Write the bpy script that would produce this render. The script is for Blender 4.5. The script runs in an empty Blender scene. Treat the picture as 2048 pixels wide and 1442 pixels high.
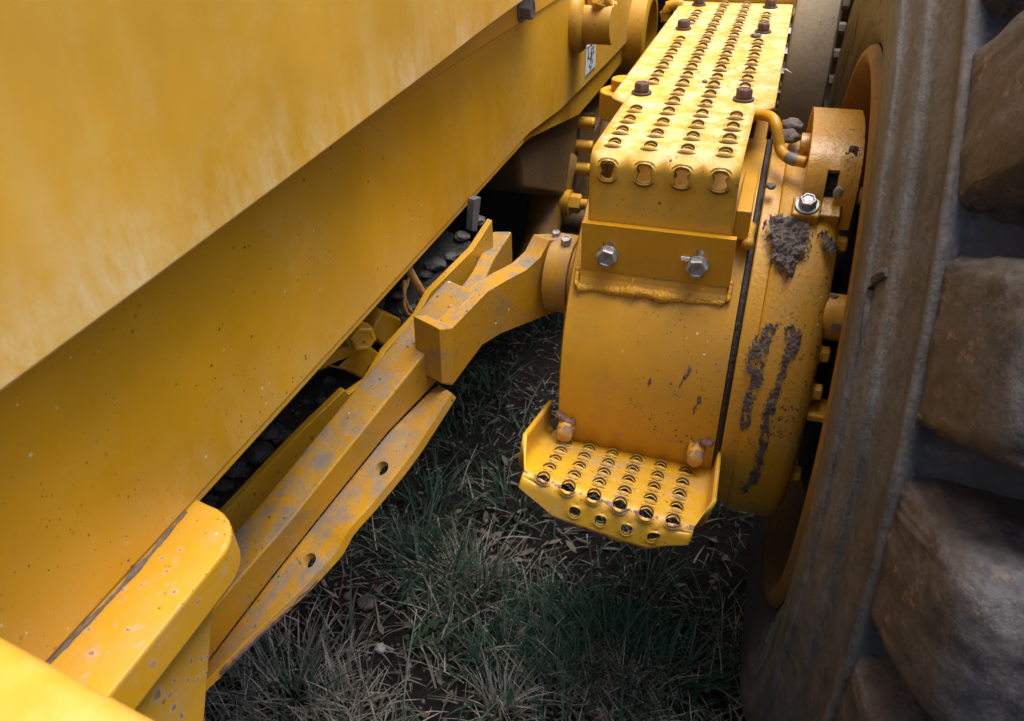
import bpy, bmesh, math, random
import numpy as np
from mathutils import Vector, Matrix, noise as mnoise
from mathutils.geometry import tessellate_polygon

random.seed(7)
rng = np.random.default_rng(7)
sc = bpy.context.scene
COL = sc.collection

# ------------------------------------------------------------------ camera
ZO = 1.34                                   # lens height above the ground
FPX, YAW, PIT, ROLL = 1534.75, -0.344076, -0.616022, -0.0365669

def cam_axes():
    cy, sy = math.cos(YAW), math.sin(YAW); cp, sp = math.cos(PIT), math.sin(PIT)
    fwd = np.array([sy*cp, cy*cp, sp]); right = np.array([cy, -sy, 0.0]); up = np.cross(right, fwd)
    cr, sr = math.cos(ROLL), math.sin(ROLL)
    return cr*right + sr*up, -sr*right + cr*up, fwd
CR, CU, CF = cam_axes()
cd = bpy.data.cameras.new('camera'); cam = bpy.data.objects.new('camera', cd); COL.objects.link(cam)
M = Matrix.Identity(4)
for i in range(3):
    M[i][0], M[i][1], M[i][2] = CR[i], CU[i], -CF[i]
M[2][3] = ZO
cam.matrix_world = M
cd.sensor_width = 36; cd.sensor_fit = 'HORIZONTAL'; cd.lens = 36*FPX/2048
cd.clip_start = 0.01; cd.clip_end = 600
cd.dof.use_dof = True; cd.dof.focus_distance = 0.92; cd.dof.aperture_fstop = 14.0
sc.camera = cam

# ------------------------------------------------------------------ world and sun
SUN_DIR = Vector((0.20, 0.16, 1.0)).normalized()
w = bpy.data.worlds.new('World'); sc.world = w; w.use_nodes = True
nt = w.node_tree; bg = nt.nodes['Background']
sky = nt.nodes.new('ShaderNodeTexSky'); sky.sky_type = 'NISHITA'; sky.sun_disc = False
sky.sun_elevation = math.asin(SUN_DIR.z); sky.sun_rotation = math.atan2(SUN_DIR.x, SUN_DIR.y)
sky.air_density = 1.0; sky.dust_density = 6.0; sky.ozone_density = 1.0
nt.links.new(sky.outputs[0], bg.inputs[0]); bg.inputs[1].default_value = 0.10
sl = bpy.data.lights.new('sun', 'SUN'); sl.energy = 1.5; sl.angle = math.radians(40); sl.color = (1, .975, .94)
so = bpy.data.objects.new('sun', sl); COL.objects.link(so)
so.rotation_euler = SUN_DIR.to_track_quat('Z', 'Y').to_euler()
sc.view_settings.view_transform = 'Standard'; sc.view_settings.look = 'None'
sc.view_settings.exposure = 1.32; sc.view_settings.gamma = 1.0
sc.view_settings.use_curve_mapping = False
sc.cycles.max_bounces = 8

# ------------------------------------------------------------------ survey helpers: sight lines met with real planes of the machine
def sight(p):
    return CR*((p[0]-1024)/FPX) + CU*(-(p[1]-721)/FPX) + CF
def RX(p, v): d = sight(p); return d*(v/d[0])
def RY(p, v): d = sight(p); return d*(v/d[1])
def RZ(p, v): d = sight(p); return d*(v/d[2])
def RV(p, A, B):                            # vertical plane through plan points A, B
    n = np.array([B[1]-A[1], -(B[0]-A[0])]); d = sight(p)
    return d*((n @ np.array(A))/(n @ d[:2]))
AY, AZ = 1.0116, -0.6219                    # axle line (along X)
def RC(p, r):
    d = sight(p); a = d[1]**2+d[2]**2; b = -(d[1]*AY+d[2]*AZ); c = AY**2+AZ**2-r*r
    D = max(b*b-a*c, 0); return d*((-b-math.sqrt(D))/a)
def PJ(P):
    P = np.asarray(P); z = P @ CF
    return np.array([1024+FPX*(P @ CR)/z, 721-FPX*(P @ CU)/z])

# ------------------------------------------------------------------ materials
def srgb(*c):
    return tuple(((x/255+0.055)/1.055)**2.4 if x > 10 else x/255/12.92 for x in c) + (1,)
class NT:
    def __init__(s, name):
        s.m = bpy.data.materials.new(name); s.m.use_nodes = True; s.t = s.m.node_tree
        s.b = s.t.nodes['Principled BSDF']; s.tc = s.t.nodes.new('ShaderNodeTexCoord')
    def n(s, typ, ins=None, **kw):
        o = s.t.nodes.new(typ)
        for k, v in kw.items(): setattr(o, k, v)
        for k, v in (ins or {}).items(): s.put(o, k, v)
        return o
    def put(s, o, k, v):
        if hasattr(v, 'bl_idname') and hasattr(v, 'outputs'): v = v.outputs[0]
        if isinstance(v, bpy.types.NodeSocket): s.t.links.new(v, o.inputs[k])
        else: o.inputs[k].default_value = v
    def math(s, op, a, b=0.5, clamp=False):
        o = s.n('ShaderNodeMath', {0: a, 1: b}, operation=op); o.use_clamp = clamp; return o
    def ramp(s, x, lo, hi):
        return s.n('ShaderNodeMapRange', {0: x, 1: lo, 2: hi, 3: 0.0, 4: 1.0})
    def mix(s, fac, a, b):
        o = s.n('ShaderNodeMix', data_type='RGBA')
        s.put(o, 0, fac); s.put(o, 6, a); s.put(o, 7, b); return o.outputs[2]
    def noise(s, scale, detail=5, rough=.6, vec=None, stretch=None, dist=0.0):
        v = vec or s.tc.outputs['Object']
        if stretch: v = s.n('ShaderNodeMapping', {0: v, 3: stretch})
        o = s.n('ShaderNodeTexNoise', {'Vector': v, 'Scale': scale, 'Detail': detail, 'Roughness': rough, 'Distortion': dist})
        return o.outputs[0]
    def voro(s, scale, vec=None, feature='F1'):
        return s.n('ShaderNodeTexVoronoi', {'Vector': vec or s.tc.outputs['Object'], 'Scale': scale}, feature=feature)
    def bump(s, h, strength=.2, dist=.01, base=None):
        o = s.n('ShaderNodeBump', {'Height': h, 'Strength': strength, 'Distance': dist})
        if base: s.put(o, 'Normal', base)
        return o
def attr(N, name):
    return N.n('ShaderNodeAttribute', attribute_name=name, attribute_type='GEOMETRY').outputs['Fac']

def paint(name, base=(.60, .295, .012), dust=.35, dustcol=(.50, .36, .17), speck=.5, streak=0.0, bump=.12, bumpscale=90,
          rough=.36, grime=.0, grimecol=(.16, .14, .12), mudspeck=0.0, rust=False, updust=0.0, chips=0.0, edge=None):
    N = NT(name); b2 = tuple(c*.80 for c in base)
    col = N.mix(N.ramp(N.noise(5, 4), .35, .65), base+(1,), b2+(1,))
    # chalky dust in patches
    d = N.math('MULTIPLY', N.ramp(N.noise(7, 10, .72), .45, .72), N.ramp(N.noise(60, 6, .7), .3, .62))
    if streak:
        s1 = N.ramp(N.noise(1.0, 8, .66, stretch=(15, 15, 1.3)), .47, .74)
        s2 = N.ramp(N.noise(3.2, 8, .7, stretch=(1, 1, .5)), .40, .64)
        s3 = N.math('MULTIPLY', N.math('MULTIPLY', s1, s2), streak)
        d = N.math('ADD', d, s3, True)
    d = N.math('MULTIPLY', d, dust, True)
    if edge:                                   # chalky run-off gathered along the lower edge
        zo = N.n('ShaderNodeSeparateXYZ', {0: N.tc.outputs['Object']}).outputs[2]
        en = N.math('MULTIPLY', N.ramp(zo, edge[0], edge[1]), N.math('MULTIPLY', N.ramp(N.noise(14, 8, .7, stretch=(1, 1, .45)), .40, .60), N.ramp(N.noise(120, 7, .75, stretch=(1, 1, .5)), .28, .62)))
        d = N.math('ADD', d, N.math('MULTIPLY', en, edge[2]), True)
    if updust:
        nz = N.n('ShaderNodeSeparateXYZ', {0: N.n('ShaderNodeNewGeometry').outputs['Normal']}).outputs[2]
        ud = N.math('MULTIPLY', N.ramp(nz, .5, .95), N.ramp(N.noise(34, 10, .78), .43, .58))
        d = N.math('MAXIMUM', d, N.math('MULTIPLY', ud, updust))
    col = N.mix(d, col, dustcol+(1,))
    if grime:
        g = N.math('MULTIPLY', N.ramp(N.noise(16, 10, .75), .50, .60), N.ramp(N.noise(75, 5, .7), .32, .62))
        col = N.mix(N.math('MULTIPLY', g, grime, True), col, grimecol+(1,))
    # fine flecks: soil specks and pale chips
    hgt = N.noise(bumpscale, 4, .55)
    for sca, th, c, amt, nm in ((150, .20, (.06, .035, .015), speck, 4), (330, .24, (.10, .06, .02), speck, 7), (95, .11, (.75, .62, .35), speck*.8, 9)):
        v = N.voro(sca)
        gate = N.math('MULTIPLY', N.math('GREATER_THAN', N.n('ShaderNodeSeparateColor', {0: v.outputs['Color']}).outputs[0], 1-.42*speck),
                      N.ramp(N.noise(nm, 3), .44, .56))
        k = N.math('MULTIPLY', gate, N.math('LESS_THAN', v.outputs['Distance'], N.math('MULTIPLY', N.n('ShaderNodeSeparateColor', {0: v.outputs['Color']}).outputs[1], th*1.5)))
        col = N.mix(N.math('MULTIPLY', k, .85), col, c+(1,))
    if chips:
        wv = N.n('ShaderNodeVectorMath', {0: N.tc.outputs['Object'], 1: N.n('ShaderNodeVectorMath', {0: N.n('ShaderNodeTexNoise', {'Vector': N.tc.outputs['Object'], 'Scale': 60.0, 'Detail': 6.0}).outputs[1], 3: .016}, operation='SCALE').outputs[0]}, operation='ADD').outputs[0]
        for sca, lo in ((38, .35), (64, .45), (120, .40)):
            v = N.voro(sca, vec=wv); sp_ = N.n('ShaderNodeSeparateColor', {0: v.outputs['Color']})
            gt_ = N.math('MULTIPLY', N.math('GREATER_THAN', sp_.outputs[0], lo), N.ramp(N.noise(11, 4), .42, .56))
            rr = N.math('ADD', N.math('MULTIPLY', sp_.outputs[1], .20), .05)
            halo = N.math('MULTIPLY', gt_, N.ramp(v.outputs['Distance'], N.math('MULTIPLY', rr, 1.9).outputs[0], rr.outputs[0]))
            col = N.mix(N.math('MULTIPLY', N.math('MULTIPLY', halo, .5, True), chips, True), col, (.46, .36, .27, 1))
            core = N.math('MULTIPLY', gt_, N.math('LESS_THAN', v.outputs['Distance'], N.math('MULTIPLY', rr, .72)))
            col = N.mix(N.math('MULTIPLY', core, .8*chips), col, (.17, .115, .12, 1))
    if mudspeck:
        a = N.math('MULTIPLY', N.ramp(N.noise(150, 4, .65), .58, .63), N.ramp(N.noise(11, 4, .6), .47, .60))
        a = N.math('MULTIPLY', a, mudspeck, True)
        col = N.mix(a, col, (.055, .042, .036, 1)); hgt = N.math('ADD', hgt, N.math('MULTIPLY', a, 1.5))
    if rust: col = N.mix(attr(N, 'dirt'), col, (.070, .036, .008, 1))  # hole walls browned to paint in the shade inside the punched openings
    rgh = N.math('ADD', N.math('MULTIPLY', d, .35), N.math('ADD', rough, N.math('MULTIPLY', N.noise(30, 5), .14)))
    if rust:
        wa = N.math('MULTIPLY', attr(N, 'wear'), N.math('ADD', .17, N.ramp(N.noise(48, 8, .75), .34, .58)))
        wm = N.ramp(wa, .36, .50)
        rc = N.mix(N.noise(160, 4), (.20, .105, .095, 1), (.085, .035, .022, 1))
        rc = N.mix(N.ramp(N.noise(45, 4), .5, .62), rc, (.26, .17, .15, 1))
        col = N.mix(wm, col, rc); rgh = N.math('ADD', rgh, N.math('MULTIPLY', wm, .3)); hgt = N.math('SUBTRACT', hgt, wm)
    N.put(N.b, 'Base Color', col); N.put(N.b, 'Roughness', rgh)
    N.b.inputs['Specular IOR Level'].default_value = .5
    N.put(N.b, 'Normal', N.bump(hgt, bump, .004))
    return N.m

def simple(name, c1, c2, scale=20, rough=.7, metal=0.0, bump=.3, bscale=60, bd=.004, lo=.35, hi=.65, detail=8):
    N = NT(name); f = N.ramp(N.noise(scale, detail, .65), lo, hi)
    N.put(N.b, 'Base Color', N.mix(f, c1+(1,), c2+(1,))); N.put(N.b, 'Roughness', N.math('ADD', rough-.08, N.math('MULTIPLY', N.noise(scale*2), .16)))
    N.b.inputs['Metallic'].default_value = metal
    N.put(N.b, 'Normal', N.bump(N.noise(bscale, 8, .65), bump, bd)); return N.m

MT = {}
MT['fender'] = paint('fender_paint', base=(.66, .355, .022), dust=.34, dustcol=(.70, .55, .28), streak=1.0, edge=(-.415, -.475, .8), speck=.0, bump=.03, rough=.5)
MT['frame'] = paint('frame_paint', base=(.66, .335, .008), dust=.26, dustcol=(.60, .43, .17), streak=.8, edge=(-.38, -.47, .5), speck=.5, bump=.06, bumpscale=50)
MT['bracket'] = paint('bracket_paint', base=(0.640, 0.330, 0.0131), dust=.35, speck=.2, grime=.2, grimecol=(.30, .24, .19), bump=.05, chips=1.0)
MT['beam'] = paint('beam_paint', base=(0.498, 0.247, 0.0095), dust=.30, speck=.4, updust=1.0, dustcol=(.205, .172, .135), grime=.45, bump=.10, chips=.2)
MT['drum'] = paint('drum_paint', base=(.61, .305, .012), dust=.22, speck=.75, dustcol=(.50, .34, .14), bump=.06, grime=.25)
MT['cast'] = paint('cast_paint', base=(0.587, 0.292, 0.0131), dust=.45, speck=.55, bump=.22, bumpscale=190, mudspeck=1.0, grime=.2)
MT['caliper'] = paint('caliper_paint', base=(0.587, 0.292, 0.0131), dust=.30, speck=.4, bump=.25, bumpscale=120, mudspeck=1.0, rough=.24)
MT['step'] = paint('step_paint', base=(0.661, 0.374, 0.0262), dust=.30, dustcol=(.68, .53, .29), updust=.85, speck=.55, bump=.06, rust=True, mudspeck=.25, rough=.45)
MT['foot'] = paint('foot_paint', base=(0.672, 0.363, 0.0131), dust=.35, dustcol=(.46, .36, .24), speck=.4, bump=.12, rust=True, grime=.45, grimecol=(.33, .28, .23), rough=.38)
MT['bracketplate'] = paint('bracket_plate_paint', base=(0.598, 0.292, 0.0083), dust=.12, speck=.55, bump=.05, rough=.34)
MT['weld'] = paint('weld_paint', base=(0.608, 0.304, 0.0107), dust=.15, speck=.3, bump=.8, bumpscale=220, rough=.30)
MT['dark'] = paint('shade_side_paint', base=(0.150, 0.080, 0.0204), dust=.45, dustcol=(.20, .15, .10), speck=.6, grime=.8, grimecol=(.07, .055, .045), bump=.4, bumpscale=120, rough=.55)  # paint and grime colours darkened to stand in for under-frame shade
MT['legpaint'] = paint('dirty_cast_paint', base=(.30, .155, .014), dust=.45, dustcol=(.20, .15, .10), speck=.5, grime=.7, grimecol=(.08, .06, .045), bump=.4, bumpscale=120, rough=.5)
MT['farhub'] = paint('far_hub_paint', base=(0.445, 0.357, 0.2261), dust=.7, dustcol=(.45, .42, .34), speck=.9, grime=.4, bump=.2, rough=.5)
MT['rim'] = paint('rim_paint', base=(0.254, 0.132, 0.0262), dust=.45, dustcol=(.26, .18, .11), speck=.6, grime=.75, grimecol=(.10, .075, .06), bump=.25, bumpscale=120, rough=.5, mudspeck=.35)
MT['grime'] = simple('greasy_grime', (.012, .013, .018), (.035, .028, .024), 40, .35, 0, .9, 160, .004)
MT['zinc'] = simple('zinc_bolt', (.44, .45, .48), (.22, .21, .20), 160, .46, .6, .5, 220, .001)
MT['rustbolt'] = simple('rusty_bolt', (.075, .042, .036), (.15, .095, .08), 120, .55, .3, .6, 250, .001)
MT['mud'] = simple('dry_mud', (.13, .105, .097), (.23, .19, .175), 70, .92, 0, .9, 330, .004)
MT['mudwet'] = simple('smeared_mud', (.095, .072, .066), (.135, .105, .095), 90, .8, 0, .8, 260, .003)
MT['rock'] = simple('grey_rock', (.055, .054, .054), (.15, .145, .14), 30, .9, 0, .9, 70, .01)
MT['packeddirt'] = simple('packed_dirt', (.035, .032, .030), (.085, .078, .073), 25, .95, 0, 1.0, 60, .02)
MT['pebble'] = simple('white_pebble', (.62, .62, .62), (.38, .38, .40), 90, .8, 0, .6, 150, .003)
MT['hose'] = simple('tan_braid', (.52, .27, .08), (.32, .16, .05), 300, .75, 0, .8, 400, .002)
MT['white'] = simple('white_film', (.74, .79, .82), (.66, .72, .76), 30, .35, 0, .02)
MT['ink'] = simple('print_ink', (.05, .05, .06), (.08, .08, .09), 30, .5, 0, .02)
MT['pale'] = simple('grey_plastic_pin', (.42, .41, .42), (.3, .29, .3), 60, .6, 0, .4, 120)
MT['bluesteel'] = simple('blue_grey_steel', (.12, .13, .15), (.2, .2, .21), 40, .5, .3, .3, 90)

def rubber(name, dustamt, streaks=True):
    N = NT(name); uv = N.tc.outputs['UV']
    base = N.mix(N.ramp(N.noise(26, 8, .7), .35, .65), (.018, .020, .026, 1), (.060, .062, .070, 1))
    a = N.ramp(N.noise(7, 10, .75), .36, .64)
    f2 = N.ramp(N.noise(120, 8, .8), .34, .66)
    if streaks:
        st = N.ramp(N.noise(1.0, 8, .7, vec=uv, stretch=(3.5, 42, 1)), .38, .60)
        fi = N.ramp(N.noise(1.0, 8, .75, vec=uv, stretch=(24, 420, 1)), .36, .66)
        m = N.math('ADD', N.math('MULTIPLY', N.math('MULTIPLY', st, fi), .60), N.math('MULTIPLY', N.math('MULTIPLY', a, f2), .85))
        m = N.math('ADD', m, N.math('MULTIPLY', fi, .14))
    else:
        m = N.math('ADD', N.math('MULTIPLY', N.math('MULTIPLY', a, f2), .7), N.math('MULTIPLY', N.ramp(N.noise(46, 9, .8), .46, .60), .55))
    dust = N.mix(N.ramp(N.noise(11, 6), .42, .58), (.175, .148, .122, 1) if streaks else (.150, .132, .120, 1), (.165, .165, .168, 1) if streaks else (.165, .168, .180, 1))
    if streaks: m = N.math('MULTIPLY', m, N.math('SUBTRACT', 1.0, N.math('MULTIPLY', attr(N, 'floor'), .93)))  # groove floors lose dust, putting the shade between lugs into the colour
    m = N.math('MULTIPLY', m, dustamt, True)
    col = N.mix(m, base, dust)
    if streaks:                                # crumbs of soil lodged in the tread grooves
        fk = N.math('MULTIPLY', attr(N, 'floor'), N.math('MULTIPLY', N.ramp(N.noise(85, 7, .78), .57, .62), N.ramp(N.noise(14, 4), .42, .58)))
        col = N.mix(N.math('MULTIPLY', fk, .85), col, (.21, .155, .115, 1))
    if not streaks:                            # lugs: red-brown soil rubbed into the flanks
        e = N.math('MULTIPLY', attr(N, 'wear'), N.ramp(N.noise(30, 9, .75), .34, .60))
        col = N.mix(N.math('MULTIPLY', e, .62, True), col, N.mix(N.ramp(N.noise(60, 6), .4, .6), (.18, .115, .070, 1), (.075, .045, .030, 1)))
        k = N.math('MULTIPLY', N.ramp(N.noise(62, 8, .8), .55, .60), N.ramp(N.noise(10, 3), .42, .55))
        col = N.mix(N.math('MULTIPLY', k, .7), col, (.30, .21, .155, 1))
        k2 = N.math('MULTIPLY', N.ramp(N.noise(48, 7, .75), .58, .63), N.ramp(N.noise(8, 3), .52, .4))
        col = N.mix(N.math('MULTIPLY', k2, .8), col, (.020, .020, .023, 1))
    N.put(N.b, 'Base Color', col)
    N.put(N.b, 'Roughness', N.math('ADD', .37, N.math('MULTIPLY', m, .45)))
    h = N.math('ADD', N.noise(150, 8, .75), N.math('MULTIPLY', N.noise(34, 6), 1.6))
    N.put(N.b, 'Normal', N.bump(h, .55, .006)); return N.m
MT['tyre'] = rubber('sidewall_rubber', 1.0)
MT['lug'] = rubber('lug_rubber', .72, streaks=False)

def soil():
    N = NT('dark_soil'); f = N.ramp(N.noise(9, 12, .7), .3, .7)
    col = N.mix(f, (.009, .0068, .006, 1), (.030, .022, .018, 1))
    k = N.ramp(N.noise(90, 6, .7), .6, .68); col = N.mix(N.math('MULTIPLY', k, .6), col, (.11, .09, .075, 1))
    N.put(N.b, 'Base Color', col); N.b.inputs['Roughness'].default_value = .95
    h = N.math('ADD', N.noise(40, 10, .7), N.math('MULTIPLY', N.voro(70).outputs['Distance'], .5))
    N.put(N.b, 'Normal', N.bump(h, 1.0, .03)); return N.m
MT['soil'] = soil()
def blades(name, stops):
    N = NT(name); a = attr(N, 'tint')
    r = N.n('ShaderNodeValToRGB', {0: a}); el = r.color_ramp.elements
    el[0].position, el[0].color = stops[0][0], stops[0][1]+(1,); el[1].position, el[1].color = stops[-1][0], stops[-1][1]+(1,)
    for p, c in stops[1:-1]: e = el.new(p); e.color = c+(1,)
    N.put(N.b, 'Base Color', r.outputs[0]); N.b.inputs['Roughness'].default_value = .6
    N.b.inputs['Specular IOR Level'].default_value = .3; return N.m
MT['green'] = blades('green_grass', [(0, (.012, .036, .022)), (.5, (.036, .092, .056)), (.8, (.08, .15, .095)), (1, (.16, .20, .13))])
MT['straw'] = blades('dry_grass', [(0, (.09, .075, .058)), (.5, (.27, .24, .195)), (1, (.62, .57, .49))])
MT['leaf'] = blades('clover_leaf', [(0, (.020, .052, .022)), (1, (.050, .105, .045))])

# ------------------------------------------------------------------ mesh helpers (all coordinates relative to the lens; build() adds its height)
WL = {None: np.zeros(3)}
def put(o, parent, centre):
    COL.objects.link(o); WL[o.name] = np.array(centre, float)
    if parent is not None:
        o.parent = parent; o.location = WL[o.name]-WL[parent.name]
    else: o.location = centre
def empty(name, loc, parent=None):
    o = bpy.data.objects.new(name, None); o.empty_display_size = .1
    put(o, parent, loc); return o
def tag(o, label=None, cat=None, group=None, kind=None):
    for k, v in (('label', label), ('category', cat), ('group', group), ('kind', kind)):
        if v: o[k] = v
    return o
class MB:
    def __init__(s): s.v = []; s.f = []; s.sm = []; s.uv = None
    def add(s, vs, fs):
        n = len(s.v); s.v += [tuple(map(float, p)) for p in vs]; s.f += [[i+n for i in f] for f in fs]; return n
    def box(s, a, b):
        (x0, y0, z0), (x1, y1, z1) = np.minimum(a, b), np.maximum(a, b)
        s.add([(x0, y0, z0), (x1, y0, z0), (x1, y1, z0), (x0, y1, z0), (x0, y0, z1), (x1, y0, z1), (x1, y1, z1), (x0, y1, z1)],
              [[0, 3, 2, 1], [4, 5, 6, 7], [0, 1, 5, 4], [1, 2, 6, 5], [2, 3, 7, 6], [3, 0, 4, 7]])
    def hexa(s, lo, hi):                      # two matching quads
        s.add(list(lo)+list(hi), [[0, 3, 2, 1], [4, 5, 6, 7], [0, 1, 5, 4], [1, 2, 6, 5], [2, 3, 7, 6], [3, 0, 4, 7]])
    def prism(s, outline, ext, holes=()):
        ext = np.asarray(ext, float); loops = [[np.asarray(p, float) for p in L] for L in (outline,)+tuple(holes)]
        flat = [p for L in loops for p in L]; n = len(flat)
        tri = tessellate_polygon([[Vector(p) for p in L] for L in loops])
        fs = [list(t) for t in tri]+[[i+n for i in t[::-1]] for t in tri]
        k = 0
        for L in loops:
            m = len(L); fs += [[k+i, k+(i+1) % m, k+(i+1) % m+n, k+i+n] for i in range(m)]; k += m
        s.add(flat+[p+ext for p in flat], fs)
    def tube(s, path, r, n=10, caps=True):
        path = [np.asarray(p, float) for p in path]; m = len(path); rs = r if hasattr(r, '__len__') else [r]*m
        up = np.array([.13, .21, .97]); vs = []
        for i, p in enumerate(path):
            t = path[min(i+1, m-1)]-path[max(i-1, 0)]; t /= np.linalg.norm(t)+1e-12
            a = np.cross(t, up); a /= np.linalg.norm(a)+1e-12; b = np.cross(t, a); up = b if False else up
            for k in range(n):
                an = 2*math.pi*k/n; vs.append(p+rs[i]*(math.cos(an)*a+math.sin(an)*b))
        fs = [[i*n+k, i*n+(k+1) % n, (i+1)*n+(k+1) % n, (i+1)*n+k] for i in range(m-1) for k in range(n)]
        if caps: fs += [list(range(n))[::-1], [(m-1)*n+k for k in range(n)]]
        s.add(vs, fs)
    def cyl(s, p0, p1, r0, r1=None, n=24, caps=True): s.tube([p0, p1], [r0, r0 if r1 is None else r1], n, caps)
    def lathe(s, prof, n=128, cy=AY, cz=AZ, a0=0, a1=360, uv=False):
        full = abs(a1-a0) >= 360; m = len(prof); k = n if full else n+1; vs = []
        for i in range(k):
            an = math.radians(a0+(a1-a0)*i/n); c, d = math.cos(an), math.sin(an)
            vs += [(x, cy+r*c, cz+r*d) for x, r in prof]
        fs = [[(i % k)*m+j, ((i+1) % k)*m+j, ((i+1) % k)*m+j+1, (i % k)*m+j+1] for i in range(n) for j in range(m-1)]
        s.add(vs, fs)
    def hexbolt(s, c, ax, af=.022, h=.011, washer=.0, rot=0.0, stud=0.0, recess=True):
        c = np.asarray(c, float); ax = np.asarray(ax, float); ax = ax/np.linalg.norm(ax)
        t = np.cross(ax, [.31, .2, .93]); t /= np.linalg.norm(t); b = np.cross(ax, t); R = af/math.sqrt(3)
        ring = lambda r, z, n, o=0.0: [c+ax*z+r*(math.cos(2*math.pi*i/n+o)*t+math.sin(2*math.pi*i/n+o)*b) for i in range(n)]
        z = 0
        if washer: s.loft([ring(washer, 0, 24), ring(washer, .0022, 24), ring(washer*.95, .003, 24)]); z = .003
        L = [ring(R, z, 6, rot), ring(R, z+h*.82, 6, rot), ring(R*.86, z+h, 6, rot)]
        if recess: L += [ring(R*.66, z+h, 6, rot), ring(R*.62, z+h-.0012, 6, rot)]
        s.loft(L)
        if stud: s.cyl(c+ax*(z+h-.001), c+ax*(z+h+stud), R*.55, n=12)
    def loft(s, rings, caps=True):
        n = len(rings[0]); vs = [p for r in rings for p in r]; m = len(rings)
        fs = [[i*n+k, i*n+(k+1) % n, (i+1)*n+(k+1) % n, (i+1)*n+k] for i in range(m-1) for k in range(n)]
        if caps: fs += [list(range(n))[::-1], [(m-1)*n+k for k in range(n)]]
        s.add(vs, fs)
    def build(s, name, mat, parent=None, angle=38, bevel=0.0, seg=2, merge=0.0, solid=0.0, solid_off=-1, attrs=None, recalc=True, subd=0, origin=None):
        V = np.array(s.v); V[:, 2] += ZO
        c = (V.min(0)+V.max(0))/2 if origin is None else np.array(origin)
        me = bpy.data.meshes.new(name); me.from_pydata((V-c).tolist(), [], s.f)
        for k, vals in (attrs or {}).items():
            a = me.attributes.new(k, 'FLOAT', 'POINT'); a.data.foreach_set('value', np.asarray(vals, 'f'))
        if merge or recalc:
            bm = bmesh.new(); bm.from_mesh(me)
            if merge: bmesh.ops.remove_doubles(bm, verts=bm.verts, dist=merge)
            if recalc: bmesh.ops.recalc_face_normals(bm, faces=bm.faces)
            bm.to_mesh(me); bm.free()
        me.polygons.foreach_set('use_smooth', [True]*len(me.polygons))
        if angle and not bevel and not solid: me.set_sharp_from_angle(angle=math.radians(angle))
        me.materials.append(MT[mat]); o = bpy.data.objects.new(name, me)
        if solid:
            md = o.modifiers.new('thickness', 'SOLIDIFY'); md.thickness = solid; md.offset = solid_off
        if subd:
            md = o.modifiers.new('round', 'SUBSURF'); md.levels = md.render_levels = subd
        if bevel:
            md = o.modifiers.new('edges', 'BEVEL'); md.width = bevel; md.segments = seg; md.limit_method = 'ANGLE'; md.angle_limit = math.radians(35)
            md.harden_normals = True
        put(o, parent, c); return o

def circle(fn, n=20): return [fn(math.cos(2*math.pi*i/n), math.sin(2*math.pi*i/n)) for i in range(n)]

# ------------------------------------------------------------------ ground
def gh(x, y):
    return .012*mnoise.noise((x*3.1, y*3.1, 1.7))+.010*mnoise.noise((x*9, y*9, 4.2))+.006*mnoise.noise((x*24, y*24, 8.1))
def lin(a, b, n): return list(np.linspace(a, b, n))
gx = [-250, -60, -20, -8, -4, -2.6]+lin(-2.0, .8, 190)+[1.2, 2, 4, 9, 20, 60, 250]
gy = [-250, -60, -20, -8, -3, -1, 0]+lin(.3, 3.6, 210)+[4.2, 5.5, 8, 14, 30, 80, 250]
mb = MB(); nx, ny = len(gx), len(gy)
mb.add([(x, y, -ZO+(gh(x, y) if -2.2 < x < 1 and 0 < y < 4 else 0)) for y in gy for x in gx],
       [[j*nx+i, j*nx+i+1, (j+1)*nx+i+1, (j+1)*nx+i] for j in range(ny-1) for i in range(nx-1)])
g = mb.build('ground', 'soil', angle=0); tag(g, 'dark bare soil under and beside the yellow machine', 'ground', kind='structure')

# ------------------------------------------------------------------ the machine
mach = empty('earthmover', (-.4, 1.0, 0.0))
tag(mach, 'yellow earthmoving machine seen close up, with perforated steps, frame plates and a lugged tyre', 'machine')

XF, XP = -.40, -.352                           # frame plate, overhanging side panel
# --- frame plate
low = [RX(p, XF) for p in ((1068, 270), (1120, 222), (1169, 173), (1215, 127), (1259, 80), (1280, 50), (1297, 21), (1318, -20))]
zl = -.4485
outl = [np.array((XF, -.5, zl)), np.array((XF, 1.25, zl))]+low[1:]+[np.array((XF, low[-1][1]+.05, .5)), np.array((XF, -.5, .5))]
mb = MB(); mb.prism(outl, (-.022, 0, 0)); mb.build('frame_plate', 'frame', mach, bevel=.003)
mb = MB(); mb.box((XF-.020, -.5, zl-.0065), (XF-.0015, 1.22, zl-.0004)); mb.build('edge_strip', 'bracket', mach, bevel=.001)
# belly strip lapped behind the lower edge of the plate
XB = XF-.010
bl = [RX(p, XB) for p in ((1040, 292), (1062, 275), (1158, 229), (1200, 180), (1241, 128), (1253, 95), (1262, 70), (1230, 95), (1169, 160), (1110, 210), (1060, 262))]
mb = MB(); mb.prism([p+np.array((0.0, 0, 0)) for p in bl], (-.030, 0, 0)); mb.build('belly_plate', 'frame', mach, bevel=.002)
# doubler strip above the seam
ds = [RX(p, XF) for p in ((600, 330), (863, 156), (943, 104), (1106, 2), (1250, -90), (1250, -140), (600, 200))]
mb = MB(); mb.prism(ds, (.004, 0, 0)); mb.build('doubler_plate', 'frame', mach, bevel=.0015)
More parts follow.
